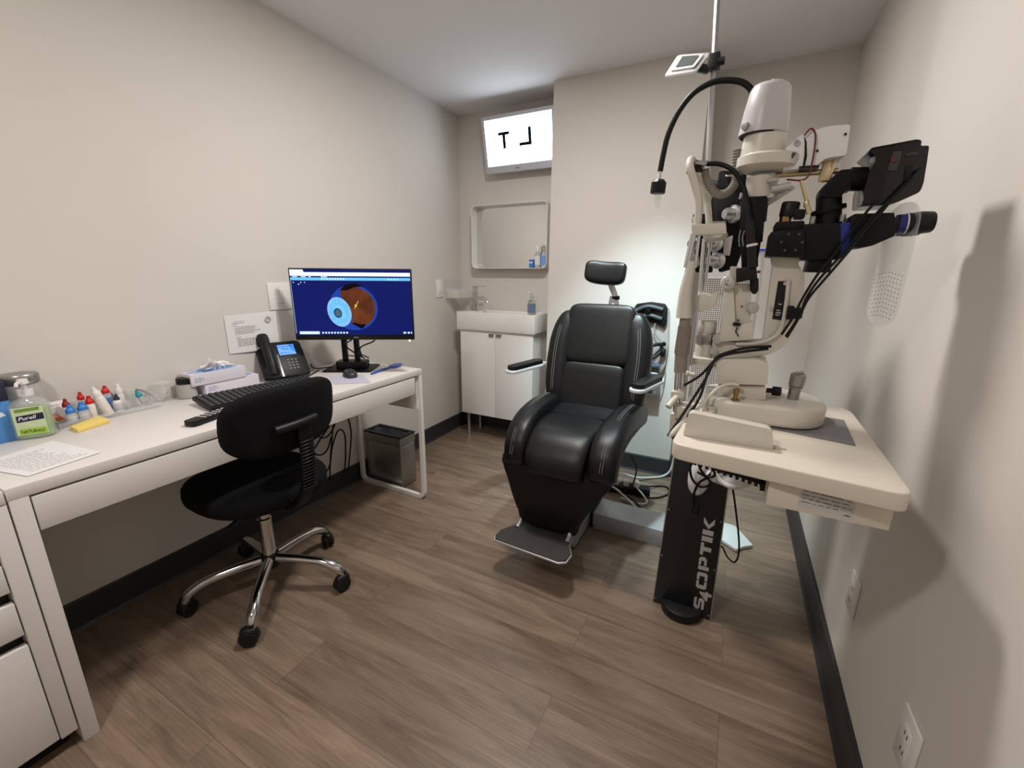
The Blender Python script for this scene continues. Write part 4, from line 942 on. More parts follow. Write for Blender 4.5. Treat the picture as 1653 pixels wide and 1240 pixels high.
m.text('CE', b-ux*.014-uy*.0085, ux, uy, .0055, .0008, bold=.01); m.quad(c+ux*-.012+uy*.004-V((0, .0006, 0)), c+ux*-.004+uy*.004-V((0, .0006, 0)), c+ux*-.004+uy*.006-V((0, .0006, 0)), c+ux*-.012+uy*.006-V((0, .0006, 0)))
m.quad(d+ux*.030+uy*.0325-V((0, .0006, 0)), d+ux*.064+uy*.0325-V((0, .0006, 0)), d+ux*.064+uy*.036-V((0, .0006, 0)), d+ux*.030+uy*.036-V((0, .0006, 0))); m.keep = True; m.build('rating_print', mat('faded_print', (84, 80, 80), .7), t)
m = MB(); a, b = V((1.878, -0.8, 0.854)), V((2.016, -0.8, 0.83)); d = (b-a)
m.prism([a+V((0, 0, .012)), b+V((0, 0, .012)), b+V((0, 0, -.004)), a+V((0, 0, -.004))], (0, .03, 0), .001)
for k in range(12): p = a+d*(k/12); m.box(p.x, -.802, p.z-.010, p.x+.006, -.77, p.z)
m.box(b.x-.012, -.80, b.z-.014, b.x, -.77, b.z+.01); m.build('cable_rack', BLACKP, t)
m = MB(); m.ell((1.88, -0.26, 0.594), (.036, .04, .085), (0, 6, 0), .9, .9).tube([(1.903, -0.28, 0.602), (1.953, -0.32, 0.61), (2.006, -0.4, 0.659), (2.039, -0.5, 0.724)], [.02, .018, .016, .014], 14).tube([(1.90, -.30, .70), (1.92, -.34, .80), (1.95, -.45, .845), (1.97, -.6, .85)], .03, 14); m.build('swing_arm', COOLW, t)
MB().tube([(1.915, -0.34, 0.637), (1.944, -0.35, 0.615), (1.974, -0.37, 0.615), (2.007, -0.4, 0.645), (2.027, -0.45, 0.688)], .008, 8).build('white_conduit', CABLEW, t)
MB().obox((1.877, -0.225, 0.436), (.026, .014, .03), (0, 0, 0), .002).obox((1.879, -0.232, 0.423), (.02, .006, .006), None, .001).build('cable_plug', BLACKP, t)
for P in ([(1.859, -0.34, 0.661), (1.85, -0.34, 0.637), (1.862, -0.34, 0.597), (1.889, -0.34, 0.579), (1.913, -0.34, 0.594), (1.904, -0.34, 0.613), (1.873, -0.34, 0.627)], [(1.915, -0.33, 0.633), (1.9, -0.33, 0.608), (1.88, -0.31, 0.576), (1.869, -0.28, 0.519), (1.872, -0.232, 0.448)], [(1.87, -0.35, 0.667), (1.884, -0.35, 0.638), (1.903, -0.35, 0.622), (1.922, -0.35, 0.63), (1.918, -0.35, 0.65)]):
    MB().tube(P, .004, 8).build('cable', CABLEK, t)
t = thing('power_cable', 'thin black cable looping down below the table right of stand column', 'cable', (1.98, -.2, 0))
MB().tube([(1.965, -0.35, 0.632), (1.978, -0.33, 0.589), (1.997, -0.3, 0.503), (2.021, -0.26, 0.38), (2.028, -0.24, 0.31), (2.02, -0.22, 0.267), (1.998, -0.2, 0.268), (1.972, -0.17, 0.278), (1.965, -.02, .006)], .003, 8).build('cord', CABLEK, t)
t = thing('slide_mat', 'dark grey rubber slide mat under the slit lamp base', 'mat', (2.03, -.57, .9))
MB().prism([(1.90, -.622, .9005), (2.166, -.682, .9005), (2.178, -.50, .9005), (1.90, -.46, .9005)], (0, 0, .0018)).build('sheet', mat('slate_sheet', (122, 121, 124), .55, var=.02), t)
t = thing('rail_guard', 'cream upright rail guard along front left edge of the table', 'rail guard', (1.93, -.78, .9))
a, b = V((1.85, -0.785, 0.901)), V((2.016, -0.785, 0.899)); c, d = V((2.009, -0.785, 0.942)), V((1.856, -0.785, 0.954))
MB().prism(rpoly([(a.x, -.787, .9005), (b.x, -.787, .9005), (c.x+.001, -.787, c.z), (d.x, -.787, d.z)], [.003, .003, .012, .012]), (0, .026, 0), .003).build('guard_body', BEIGE, t)
MB().prism(rpoly([(b.x-.002, -.777, .9005), (b.x+.022, -.775, .9005), (b.x+.022, -.766, .9005), (b.x-.002, -.764, .9005)], .003), (0, 0, .003)).build('tongue', BEIGE, t)
# ================================================================ chin rest
t = thing('chin_rest', 'cream and chrome slit lamp headrest frame clamped at table left edge', 'headrest', (1.82, -.6, .9))
N_, F_ = -.63, -.47
m = MB(); m.tube([(1.819, -0.63, 1.337), (1.816, -0.63, 1.39), (1.804, -0.63, 1.427), (1.791, -0.63, 1.461), (1.788, -0.605, 1.482), (1.788, -0.55, 1.488), (1.787, -0.5, 1.481), (1.804, -0.475, 1.452), (1.822, -0.47, 1.408), (1.833, -0.47, 1.352)], .0082, 12, 7); m.build('forehead_bow', BEIGE, t)
m = MB(); m.prism(rpoly([(1.807, -0.64, 1.342), (1.876, -0.64, 1.342), (1.88, -0.64, 1.32), (1.811, -0.64, 1.319)], .004), (0, .025, 0), .002); m.prism(rpoly([(1.828, -0.58, 1.323), (1.88, -0.58, 1.329), (1.863, -0.58, 1.316), (1.832, -0.58, 1.313)], .003), (0, .1, 0), .002); m.build('cross_bracket', BEIGE, t)
for p, q, r_ in (((1.813, -0.63, 1.322), (1.805, -0.63, 1.249), .0065), ((1.825, -0.63, 1.322), (1.824, -0.63, 1.249), .0036), ((1.826, -0.47, 1.324), (1.829, -0.47, 1.192), .0068), ((1.839, -0.47, 1.324), (1.839, -0.47, 1.193), .004), ((1.837, -0.6, 1.153), (1.836, -0.6, 1.017), .0035), ((1.809, -0.63, 1.005), (1.815, -0.63, 0.891), .005), ((1.822, -0.63, 1.006), (1.827, -0.63, 0.893), .0054), ((1.842, -0.5, 0.974), (1.836, -0.5, 0.913), .0045)):
    MB().cyl(V(p), V(q), r_, n=14).build('chrome_post', CHROME, t)
m = MB(); m.tube([(1.816, -0.63, 1.263), (1.809, -0.63, 1.197), (1.811, -0.63, 1.135)], [.0095, .0135, .0175], 20); m.build('post_sleeve', BEIGE, t)
m = MB(); a = V((1.815, -0.63, 1.137)); b = V((1.814, -0.63, 1.115)); m.cyl(a, b, .012, n=18).build('collar', TAUPE, t)
m = MB(); a = V((1.816, -0.63, 1.118)); b = V((1.815, -0.63, 1.048)); u, v, d = basis(b-a); m.cyl(a, b, .0135, .0155, n=24)
for k in range(18): q = 2*math.pi*k/18; p = u*(.0136*math.cos(q))+v*(.0136*math.sin(q)); m.cyl(a+p+d*.002, b+p*1.14-d*.002, .0018, n=6)
m.build('ribbed_grip', TAUPE, t)
MB().cyl(V((1.814, -0.63, 1.051)), V((1.816, -0.63, 1.004)), .0142, n=20).build('lower_sleeve', TAUPE, t)
m = MB(); m.prism(rpoly([(1.801, -0.645, 0.957), (1.831, -0.645, 0.959), (1.831, -0.645, 0.942), (1.803, -0.645, 0.94)], .004), (0, .03, 0), .003); m.tube([(1.816, -0.65, 0.945), (1.808, -0.67, 0.935), (1.803, -0.68, 0.927)], .0075, 14, 3); m.build('clamp_lever', BEIGE, t)
MB().tube([(1.82, -0.5, 0.975), (1.842, -0.5, 0.974)], .006, 12, 1).ell((1.822, -0.5, 0.975), (.008, .008, .008)).build('clamp_screw', BEIGE, t)
m = MB(); m.prism(rpoly([(1.806, -0.65, 0.902), (1.829, -0.65, 0.899), (1.83, -0.65, 0.863), (1.808, -0.65, 0.85)], .003), (0, .05, 0), .002); m.prism([(1.815, -.66, .895), (1.86, -.66, .895), (1.86, -.60, .895), (1.815, -.60, .895)], (0, 0, .03), .003); m.build('table_clamp', BEIGE, t)
m = MB(); m.prism(rpoly([(1.829, -0.6, 1.186), (1.846, -0.6, 1.191), (1.862, -0.6, 1.186), (1.875, -0.6, 1.197), (1.875, -0.6, 1.169), (1.869, -0.6, 1.157), (1.832, -0.6, 1.144)], [.002, .003, .004, .001, .004, .004, .003]), (0, .09, 0), .004); m.build('chin_cup', BEIGE, t)
m = MB(); m.obox((1.797, -0.57, 1.475), (.03, .025, .022), (0, 12, 0), .003).cyl(V((1.784, -0.6, 1.457)), V((1.804, -0.58, 1.466)), .005); m.build('fixation_mount', BLACKP, t)
m = MB(); m.cyl(V((1.795, -0.58, 1.479)), V((1.821, -0.58, 1.477)), .0055, n=12); m.build('chrome_ferrule', CHROME, t)
m = MB(); m.tube([(1.819, -0.58, 1.476), (1.848, -0.58, 1.472), (1.876, -0.585, 1.455), (1.897, -0.59, 1.425), (1.911, -0.595, 1.389), (1.921, -0.6, 1.346)], .0052, 10); m.build('gooseneck', CABLEK, t)
m = MB(); m.cyl(V((1.921, -0.6, 1.35)), V((1.932, -0.6, 1.297)), .0078, .0105, n=18).cyl(V((1.933, -0.6, 1.295)), V((1.94, -0.6, 1.25)), .0105, n=18); m.build('fixation_lamp', BLACKP, t)
MB().cyl(V((1.932, -0.6, 1.3)), V((1.933, -0.6, 1.295)), .0112, n=18).build('lamp_ring', COOLW, t)
# ================================================================ slit lamp
t = thing('slit_lamp', 'cream slit lamp microscope with black eyepieces and attached camera', 'slit lamp', (2.0, -.55, .903))
m = MB(); m.rplate((1.997, -.545, .9035), (1, 0, 0), (0, 1, 0), .262, .205, .085, .047, .016, 8); m.build('base', BEIGE, t, ang=60)
m = MB(); m.rplate((1.997, -.545, .9025), (1, 0, 0), (0, 1, 0), .25, .193, .08, .004); m.build('base_underside', BLACKP, t)
m = MB(); m.prism(rpoly([(1.903, -0.6, 0.975), (2.001, -0.6, 0.985), (2.005, -0.6, 0.953), (1.899, -0.6, 0.937)], .004), (0, .11, 0), .006); m.build('neck', BEIGE, t)
m = MB(); m.prism(rpoly([(1.892, -0.61, 1.029), (1.903, -0.61, 1.041), (1.978, -0.61, 1.048), (1.999, -0.61, 1.039), (2.003, -0.61, 0.99), (1.896, -0.61, 0.98)], .006), (0, .12, 0), .006, 3); m.build('pedestal', BEIGE, t)
m = MB(); m.prism(rpoly([(1.833, -0.6, 1.036), (1.896, -0.6, 1.036), (1.898, -0.6, 1.018), (1.834, -0.6, 1.02)], .003), (0, .1, 0), .004); m.build('foot_bracket', BEIGE, t)
m = MB(); a = V((1.86, -0.55, 1.027)); m.lathe([(0, 0), (.0215, 0), (.0215, .038), (.0208, .039), (.0208, .062), (.0215, .063), (.0215, .092), (.019, .096), (0, .096)], a); m.build('pivot_column', BEIGE, t)
m = MB(); m.lathe([(0, .040), (.0222, .040), (.0222, .060), (0, .060)], a); m.obox(V((1.863, -0.575, 1.085)), (.022, .012, .018), None, .002); m.build('clamp_ring', STEEL, t)
m = MB(); m.lathe([(0, 0), (.0115, 0), (.013, .003), (.012, .010), (0, .011)], (1.887, -0.575, 1.085), (.1, -1, 0), 10); m.lathe([(0, 0), (.009, 0), (.009, .008), (0, .009)], (1.882, -0.575, 1.055), (0, -1, 0), 16); m.build('clear_knob', mat('frosted_knob', (196, 192, 186), .15, var=.02, trans=.25, ior=1.3), t)
MB().lathe([(0, 0), (.009, 0), (.01, .004), (.008, .008), (0, .009)], (1.896, -0.635, 0.924), (.1, -1, .1), 16).build('base_bolt', CHROME, t)
m = MB(); c = V((1.942, -.632, .9505)); m.lathe([(0, 0), (.009, 0), (.009, .004), (.005, .005), (.005, .016), (.0065, .017), (.0065, .028), (.003, .030), (0, .030)], c, (0, 0, 1), 12); m.build('brass_lock', BRASS, t)
m = MB(); c = V((2.007, -0.55, 0.965)); m.cyl(c, c+V((.018, 0, 0)), .006).lathe([(0, 0), (.0105, 0), (.011, .003), (.011, .018), (0, .02)], c+V((.012, 0, 0)), (1, 0, 0), 14); m.build('lock_knob', BLACKP, t)
c = V((2.062, -0.55, 0.938)); m = MB(); m.lathe([(0, 0), (.017, 0), (.017, .002), (0, .003)], c, (0, 0, 1)); m.build('joystick_boot', BLACKP, t)
ax = V((.06, 0, 1)); m = MB(); m.lathe([(0, 0), (.0115, 0), (.0125, .04), (.0145, .042), (.0145, .044), (.0125, .045), (0, .045)], c, ax, 24).lathe([(0, .044), (.0155, .046), (.016, .058), (.016, .072), (.013, .075), (0, .075)], c, ax, 16).ell(c+ax*.076+V((-.004, -.003, 0)), (.005, .005, .004)).ell(c+ax*.076+V((.005, .003, 0)), (.005, .005, .004)); m.build('joystick', STEEL, t)
# swing arm: horizontal beam curving up to the microscope
m = MB(); m.prism(rpoly([(1.876, -0.572, 1.08), (1.93, -0.572, 1.078), (1.983, -0.572, 1.086), (1.979, -0.572, 1.253), (1.973, -0.572, 1.277), (2.027, -0.572, 1.276), (2.027, -0.572, 1.256), (2.042, -0.572, 1.236), (2.049, -0.572, 1.174), (2.043, -0.572, 1.126), (2.031, -0.572, 1.081), (2.001, -0.572, 1.054), (1.948, -0.572, 1.042), (1.881, -0.572, 1.036)], [0, 0, .004, 0, 0, 0, .004, .006, .01, .012, .02, .02, .01, 0]), (0, .05, 0), .004); arm = m.build('microscope_arm', BEIGE, t)
m = MB(); m.tube([(2.013, -0.577, 1.224), (2.016, -0.577, 1.166), (2.014, -0.577, 1.118), (2, -0.577, 1.094), (1.971, -0.577, 1.08), (1.928, -0.577, 1.074)], .0042, 10); m.build('arm_rim', BEIGE, arm)
m = MB(); m.quad((1.994, -0.573, 1.137), (2.012, -0.573, 1.135), (2.013, -0.573, 1.221), (1.994, -0.573, 1.221)); m.keep = True; m.build('black_label', BLACKP, arm)
m = MB(); a, b = V((1.997, -0.574, 1.142)), V((2.01, -0.574, 1.141)); lines(m, a, (b-a), V((.12, 0, 1)), [(.001, .004, .009), (.001, .009, .01), (.001, .014, .008), (.001, .028, .01)], .0025); m.keep = True; m.build('label_print', INK, arm)
for p, d_ in (((1.989, -0.574, 1.161), (0, -1, 0)), ((2.051, -0.572, 1.156), (.4, -1, 0)), ((2.008, -0.574, 1.216), (0, -1, 0))):
    MB().lathe([(0, 0), (.0065, 0), (.0075, .004), (.006, .010), (0, .012)] if p[2] < 1.13 else [(0, 0), (.004, 0), (.004, .004), (0, .004)], p, d_, 16).build('screw', CHROME, arm)
m = MB(); m.quad((1.92, -0.574, 1.056), (1.96, -0.574, 1.066), (1.962, -0.574, 1.076), (1.921, -0.574, 1.067)); m.keep = True; m.build('vent_slot', dots_mat('slot_grille', (222, 218, 212), (140, 136, 130), .0055, .3, (0, 2), rough=.5), arm)
m = MB(); m.prism(rpoly([(2.019, -0.587, 1.168), (2.032, -0.587, 1.169), (2.034, -0.587, 1.139), (2.02, -0.587, 1.138)], .004), (0, .02, 0), .002).prism(rpoly([(2.034, -0.582, 1.163), (2.051, -0.582, 1.166), (2.049, -0.582, 1.141), (2.036, -0.582, 1.139)], .003), (0, .02, 0), .002); m.build('cable_clip', BLACKP, arm)
# illumination bracket
m = MB(); m.prism(rpoly([(1.887, -0.585, 1.203), (1.907, -0.585, 1.203), (1.922, -0.585, 1.116), (1.955, -0.585, 1.129), (1.963, -0.585, 1.089), (1.891, -0.585, 1.078), (1.892, -0.585, 1.114)], [.004, .004, .003, .004, .008, .01, .006]), (0, .06, 0), .003)
m.prism(rpoly([(1.906, -0.575, 1.214), (1.942, -0.575, 1.215), (1.953, -0.575, 1.122), (1.915, -0.575, 1.12)], .005), (0, .05, 0), .003)
m.prism(rpoly([(1.894, -0.575, 1.253), (1.911, -0.575, 1.253), (1.917, -0.575, 1.203), (1.898, -0.575, 1.203)], .003), (0, .05, 0), .003); br = m.build('illumination_bracket', BEIGE, t)
m = MB(); m.lathe([(0, 0), (.0145, 0), (.0155, .003), (.0155, .010), (.013, .013), (0, .013)], (1.894, -0.586, 1.217), (0, -1, 0), 24); m.lathe([(.0, .012), (.0105, .012), (.0100, .015), (0, .015)], (1.894, -0.586, 1.217), (0, -1, 0), 24); m.build('pivot_disc', BEIGE, br)
m = MB(); m.lathe([(0, 0), (.0062, 0), (.0062, .006), (.003, .007), (0, .005)], (1.894, -0.599, 1.217), (0, -1, 0), 16); m.build('pivot_screw', CHROME, br)
m = MB(); m.lathe([(0, 0), (.0125, 0), (.0135, .003), (.0125, .010), (.009, .012), (0, .011)], (1.95, -0.58, 1.161), (.3, -1, 0), 12); m.build('round_knob', mat('frosted_knob', (0, 0, 0)), br)
m = MB(); m.tube([(1.927, -0.59, 1.116), (1.924, -0.59, 1.106), (1.931, -0.59, 1.095)], .0016, 6).lathe([(0, 0), (.002, 0), (.002, .002), (0, .002)], (1.929, -0.576, 1.163), (0, -1, 0), 8).lathe([(0, 0), (.002, 0), (.002, .002), (0, .002)], (1.926, -0.576, 1.131), (0, -1, 0), 8); m.box(*[(1.916, -0.59, 1.124)[0], -.59, (1.916, -0.59, 1.119)[2], (1.931, -0.59, 1.125)[0], -.58, (1.915, -0.59, 1.126)[2]]); m.build('dark_fittings', BLACKP, br)
m = MB(); m.prism(rpoly([(1.907, -0.605, 1.248), (1.946, -0.605, 1.254), (1.952, -0.605, 1.226), (1.911, -0.605, 1.217)], .003), (0, .07, 0), .003).tube([(1.946, -0.58, 1.226), (1.95, -0.58, 1.201), (1.951, -0.58, 1.192)], [.009, .0085, .003], 14, 3); m.build('mirror_block', BLACKP, br)
m = MB(); m.lathe([(0, 0), (.003, 0), (.003, .007), (0, .007)], (1.95, -0.57, 1.241), (1, 0, 0), 10); m.build('orange_knob', mat('orange_knob', (176, 84, 30), .4), br)
# illumination tower
m = MB(); m.prism(rpoly([(1.899, -0.58, 1.401), (1.948, -0.58, 1.4), (1.952, -0.58, 1.382), (1.952, -0.58, 1.35), (1.948, -0.58, 1.347), (1.949, -0.58, 1.299), (1.948, -0.58, 1.253), (1.918, -0.58, 1.25), (1.901, -0.58, 1.352)], .003), (0, .06, 0), .004)
m.cyl(V((1.925, -0.55, 1.399)), V((1.929, -0.55, 1.349)), .028, .026, n=24).cyl(V((1.929, -0.55, 1.349)), V((1.931, -0.55, 1.306)), .022, n=24); tw = m.build('illumination_tower', BLACKM, t)
m = MB(); m.tube([(1.914, -0.583, 1.33), (1.912, -0.583, 1.315), (1.916, -0.583, 1.296)], .002, 6).tube([(1.906, -0.583, 1.331), (1.905, -0.583, 1.315), (1.908, -0.583, 1.296)], .002, 6); m.build('scale_rods', STEEL, tw)
# lamp head
m = MB(); c = V((1.935, -0.55, 1.398)); m.lathe([(0, 0), (.029, 0), (.031, .004), (.032, .045), (0, .05)], c); m.prism(rpoly([(1.942, -0.575, 1.426), (1.96, -0.575, 1.427), (1.962, -0.575, 1.397), (1.944, -0.575, 1.396)], .003), (0, .05, 0), .003); m.build('lamp_neck', BEIGE, t)
m = MB(); c = V((1.941, -0.55, 1.457)); m.lathe([(0, -.006), (.035, -.006), (.058, .0), (.0625, .004), (.0635, .022), (.0605, .026), (.05, .029), (0, .029)], c, (.06, 0, 1), 44); ld = m.build('filter_disc', BEIGE, t)
m = MB(); m.prism([(1.974, -0.6, 1.479), (1.989, -0.6, 1.476), (1.983, -0.6, 1.465)], (0, .01, 0), .001); m.build('filter_window', mat('dark_window', (70, 66, 62), .25), ld)
c = V((1.927, -0.55, 1.487)); axl = V((.045, 0, 1)); m = MB(); m.lathe([(0, 0), (.043, 0), (.042, .03), (.041, .05), (0, .05)], c, axl, 36); m.build('lamp_collar', BEIGE, t)
c = V((1.923, -0.55, 1.527)); m = MB(); m.lathe([(.036, .0), (.0475, .0), (.0475, .004), (.0445, .045), (.0385, .086), (.034, .094), (.025, .0965), (0, .0965)], c, axl, 44); lh = m.build('lamp_housing', GREYW, t, ang=60)
m = MB()
for k in range(6): q = c+axl*(.0955-.0)+V((-.018+.006*k, -.012+.004*k, .0)); m.obox(q, (.0035, .016, .007), (0, 0, 30), .001)
m.tube([c+axl*.0965+V((.0, -.012, .003)), c+axl*.0985+V((.018, .006, .004))], .004, 8, 1); m.build('vent_fins', BEIGE, lh)
m = MB(); m.lathe([(0, 0), (.008, 0), (.0085, .003), (.0075, .007), (0, .008)], c+V((-.033, -.032, .014)), (-.6, -.75, .1), 10); m.build('housing_screw', STEEL, lh)
m = MB(); m.lathe([(.0, 0), (.044, 0), (.044, .003), (0, .003)], c-axl*.0025, axl, 36); m.build('housing_gap', BLACKP, lh)
# ribbed cable conduit
m = MB(); pts = cr([(1.877, -0.545, 1.508), (1.879, -0.545, 1.48), (1.883, -0.545, 1.454), (1.879, -0.55, 1.43), (1.866, -0.555, 1.415), (1.848, -0.56, 1.414), (1.832, -0.56, 1.428), (1.82, -0.56, 1.449), (1.816, -0.56, 1.468)], 14)
rr_ = [.0095 if (i//1) % 3 else .0068 for i in range(len(pts))]; m.tube(pts, rr_, 12, 1); m.build('ribbed_conduit', mat('grey_conduit', (150, 142, 132), .45, var=.04), t)
# tonometer head on its brass arm
m = MB(); m.prism(rpoly([(1.969, -0.585, 1.489), (1.993, -0.585, 1.512), (2.036, -0.585, 1.522), (2.073, -0.585, 1.52), (2.075, -0.585, 1.465), (2.04, -0.585, 1.463), (2.028, -0.585, 1.45), (2, -0.585, 1.448), (1.97, -0.585, 1.447)], [.004, .006, .012, .006, .006, .008, .004, .002, .002]), (0, .07, 0), .006, 3); tn = m.build('tonometer', COOLW, t, ang=50)
m = MB(); m.prism([(1.998, -0.586, 1.509), (2.004, -0.586, 1.498), (2.009, -0.586, 1.47), (2.008, -0.586, 1.449), (2.004, -0.586, 1.45), (2.004, -0.586, 1.473), (2.001, -0.586, 1.496)], (0, .002, 0)).prism(rpoly([(1.998, -0.588, 1.452), (2.032, -0.588, 1.451), (2.033, -0.588, 1.446), (1.998, -0.588, 1.448)], .001), (0, .05, 0))
m.build('tonometer_gap', BLACKP, tn); m = MB()
for p in ((2.067, -0.586, 1.503), (2.025, -0.586, 1.478)): m.lathe([(0, 0), (.0024, 0), (.0024, .002), (0, .002)], p, (0, -1, 0), 10)
m.build('screw_hole', BLACKP, tn)
m = MB(); m.lathe([(.003, 0), (.0055, 0), (.0055, .002), (.003, .002)], (1.987, -0.588, 1.497), (0, -1, 0), 14); m.build('tonometer_dial', SILVER, tn)
m = MB(); m.cyl(V((1.959, -0.55, 1.445)), V((2.07, -0.55, 1.444)), .0058, n=12).obox(V((2.048, -0.553, 1.45)), (.014, .02, .052), (0, 6, 0), .002).obox(V((2.058, -0.553, 1.449)), (.009, .02, .05), (0, 6, 0), .002); m.build('brass_arm', BRASSP, tn)
m = MB(); m.tube([(1.998, -0.592, 1.508), (2.007, -0.592, 1.519), (2.016, -0.592, 1.509), (2.019, -0.592, 1.484), (2.019, -0.592, 1.456), (2.017, -0.592, 1.433), (2.006, -0.592, 1.424), (1.979, -0.59, 1.428)], .0017, 8); m.build('red_wire', mat('red_wire', (104, 28, 26), .5), tn)
m = MB(); m.tube([(2.005, -0.592, 1.423), (2.013, -0.592, 1.403), (2.02, -0.592, 1.384)], .0032, 8).ell((2.021, -0.592, 1.378), (.005, .005, .009)).cyl(V((2.022, -0.592, 1.375)), V((2.029, -0.592, 1.358)), .004, .0055); m.build('brass_hook', BRASSP, tn)
m = MB(); m.cyl(V((1.954, -0.59, 1.41)), V((1.988, -0.59, 1.415)), .007, .0085, n=16).cyl(V((1.943, -0.59, 1.428)), V((1.962, -0.59, 1.429)), .005, n=12); m.build('chrome_adjuster', SILVER, t)
m = MB(); m.prism([(1.938, -0.56, 1.389), (1.953, -0.56, 1.384), (2, -0.56, 1.417), (1.989, -0.56, 1.422), (1.96, -0.56, 1.416)], (0, .03, 0), .002); m.build('grey_strut', SILVER, t)
# microscope
m = MB(); m.prism(rpoly([(1.964, -0.605, 1.324), (2.025, -0.605, 1.328), (2.034, -0.605, 1.27), (1.963, -0.605, 1.274)], .004), (0, .11, 0), .004)
m.prism(rpoly([(2.02, -0.6, 1.337), (2.084, -0.6, 1.337), (2.096, -0.6, 1.266), (2.031, -0.6, 1.266)], .004), (0, .10, 0), .004)
m.prism(rpoly([(2.045, -0.59, 1.272), (2.083, -0.59, 1.271), (2.084, -0.59, 1.24), (2.043, -0.59, 1.241)], .004), (0, .08, 0), .004)
m.prism(rpoly([(1.971, -0.59, 1.345), (2.023, -0.59, 1.345), (2.027, -0.59, 1.325), (1.972, -0.59, 1.327)], .004), (0, .08, 0), .003); mi = m.build('microscope_body', BLACKM, t)
m = MB()
for p in ((1.997, -0.605, 1.318), (2.016, -0.605, 1.317), (1.986, -0.605, 1.302), (2.024, -0.605, 1.301), (1.995, -0.605, 1.285), (2.014, -0.605, 1.285)): m.lathe([(0, 0), (.0032, 0), (.0028, .002), (0, .002)], p, (0, -1, 0), 10)
m.build('screws', mat('dark_screw', (84, 84, 88), .3, .8), mi)
m = MB(); m.prism(rpoly([(2.082, -0.598, 1.336), (2.103, -0.598, 1.338), (2.109, -0.598, 1.291), (2.101, -0.598, 1.268), (2.09, -0.598, 1.268)], .002), (0, .096, 0), .003); m.build('blue_band', mat('deep_blue', (22, 40, 130), .4, var=.04), mi)
m = MB(); m.lathe([(0, 0), (.0165, 0), (.0175, .003), (.0175, .027), (.0155, .030), (0, .030)], V((1.994, -0.56, 1.357)), (.08, 0, 1), 22); m.prism(rpoly([(2.003, -0.575, 1.371), (2.024, -0.575, 1.369), (2.024, -0.575, 1.352), (2.006, -0.575, 1.353)], .002), (0, .04, 0), .002); m.build('rotary_knob', BLACKP, mi)
MB().lathe([(0, 0), (.0115, 0), (.0115, .012), (0, .012)], V((1.99, -0.56, 1.347))).build('brass_ring', BRASS, mi)
for p in ((2.038, -0.58, 1.339), (2.089, -0.58, 1.341)): MB().lathe([(0, 0), (.0055, 0), (.0055, .014), (0, .014)], p, (0, 0, 1), 14).build('thumb_screw', STEEL, mi)
m = MB(); c = V((2.071, -0.55, 1.335)); m.cyl(c, V((2.063, -0.55, 1.394)), .0235, .0225, n=28).cyl(V((2.067, -0.55, 1.364)), V((2.065, -0.55, 1.372)), .031, n=28)
m.prism(rpoly([(2.043, -0.575, 1.392), (2.042, -0.575, 1.406), (2.07, -0.575, 1.441), (2.089, -0.575, 1.441), (2.095, -0.575, 1.403), (2.087, -0.575, 1.403), (2.08, -0.575, 1.388)], [.003, .008, .006, 0, 0, .008, .003]), (0, .05, 0), .006); m.cyl(V((2.091, -0.55, 1.426)), V((2.134, -0.55, 1.423)), .0225, n=28); m.build('camera_tube', BLACKM, mi)
# eyepieces
for dy, nm in ((-.012, 0), (.05, 1)):
    y = -.55+dy
    if nm == 0:
        m = MB(); m.prism(rpoly([(2.099, -0.6, 1.348), (2.104, -0.6, 1.353), (2.165, -0.6, 1.352), (2.169, -0.6, 1.342), (2.174, -0.6, 1.309), (2.141, -0.6, 1.291), (2.117, -0.6, 1.288), (2.108, -0.6, 1.293)], [.003, .003, .002, .002, .002, .003, .004, .003]), (0, .10, 0), .006); m.build('binocular_head', BLACKM, mi)
    a = V((2.18, -0.55, 1.334))+V((0, dy, 0)); d = V((1, 0, .03))
    e = MB().cyl(a, a+d*.014, .0175, n=28).cyl(a+d*.017, a+d*.028, .0195, n=28).lathe([(0, 0), (.0205, 0), (.021, .010), (.0195, .026), (.017, .029), (.015, .028), (.013, .02), (0, .02)], a+d*.028, d, 30).build('eyepiece', BLACKP, mi)
    MB().cyl(a+d*.003, a+d*.014, .0182, n=28).build('blue_ring', mat('ink_blue', (26, 34, 112), .35), e)
    MB().cyl(a+d*.014, a+d*.0165, .0195, n=28).build('silver_ring', CHROME, e)
m = MB(); a = V((2.18, -0.5, 1.254)); b = V((2.21, -0.585, 1.252)); ux = (b-a).normalized(); zt, zb = V((2.193, -0.57, 1.376)).z, V((2.214, -0.55, 1.131)).z
cS = (a+b)/2; cS.z = (zt+zb)/2; m.rplate(cS, ux, (0, 0, 1), (b-a).length, zt-zb, .04, .003)
sh = m.build('breath_shield', ACRYL, mi)
nzs = ux.cross(V((0, 0, 1))); nzs = nzs if nzs.y < 0 else -nzs; m = MB(); fz_ = cS-(ux.cross(V((0, 0, 1))))*0+nzs*.0042
for i in range(-4, 5):
    for k in range(11):
        w_ = -.012-.0088*k-.0016*abs(i); h_ = (zt-zb)/2
        if w_ < -(h_-.006) or (abs(i)*.0095)**2+max(0, -w_-(h_-.042))**2 > .041**2: continue
        c_ = fz_+ux*(.0095*i)+V((0, 0, w_)); m.add([c_+ux*(.0013*math.cos(q*math.pi/3))+V((0, 0, .0013*math.sin(q*math.pi/3))) for q in range(6)], [tuple(range(6))])
m.keep = True; m.build('dot_print', mat('grey_dots', (96, 96, 98), .5), sh)
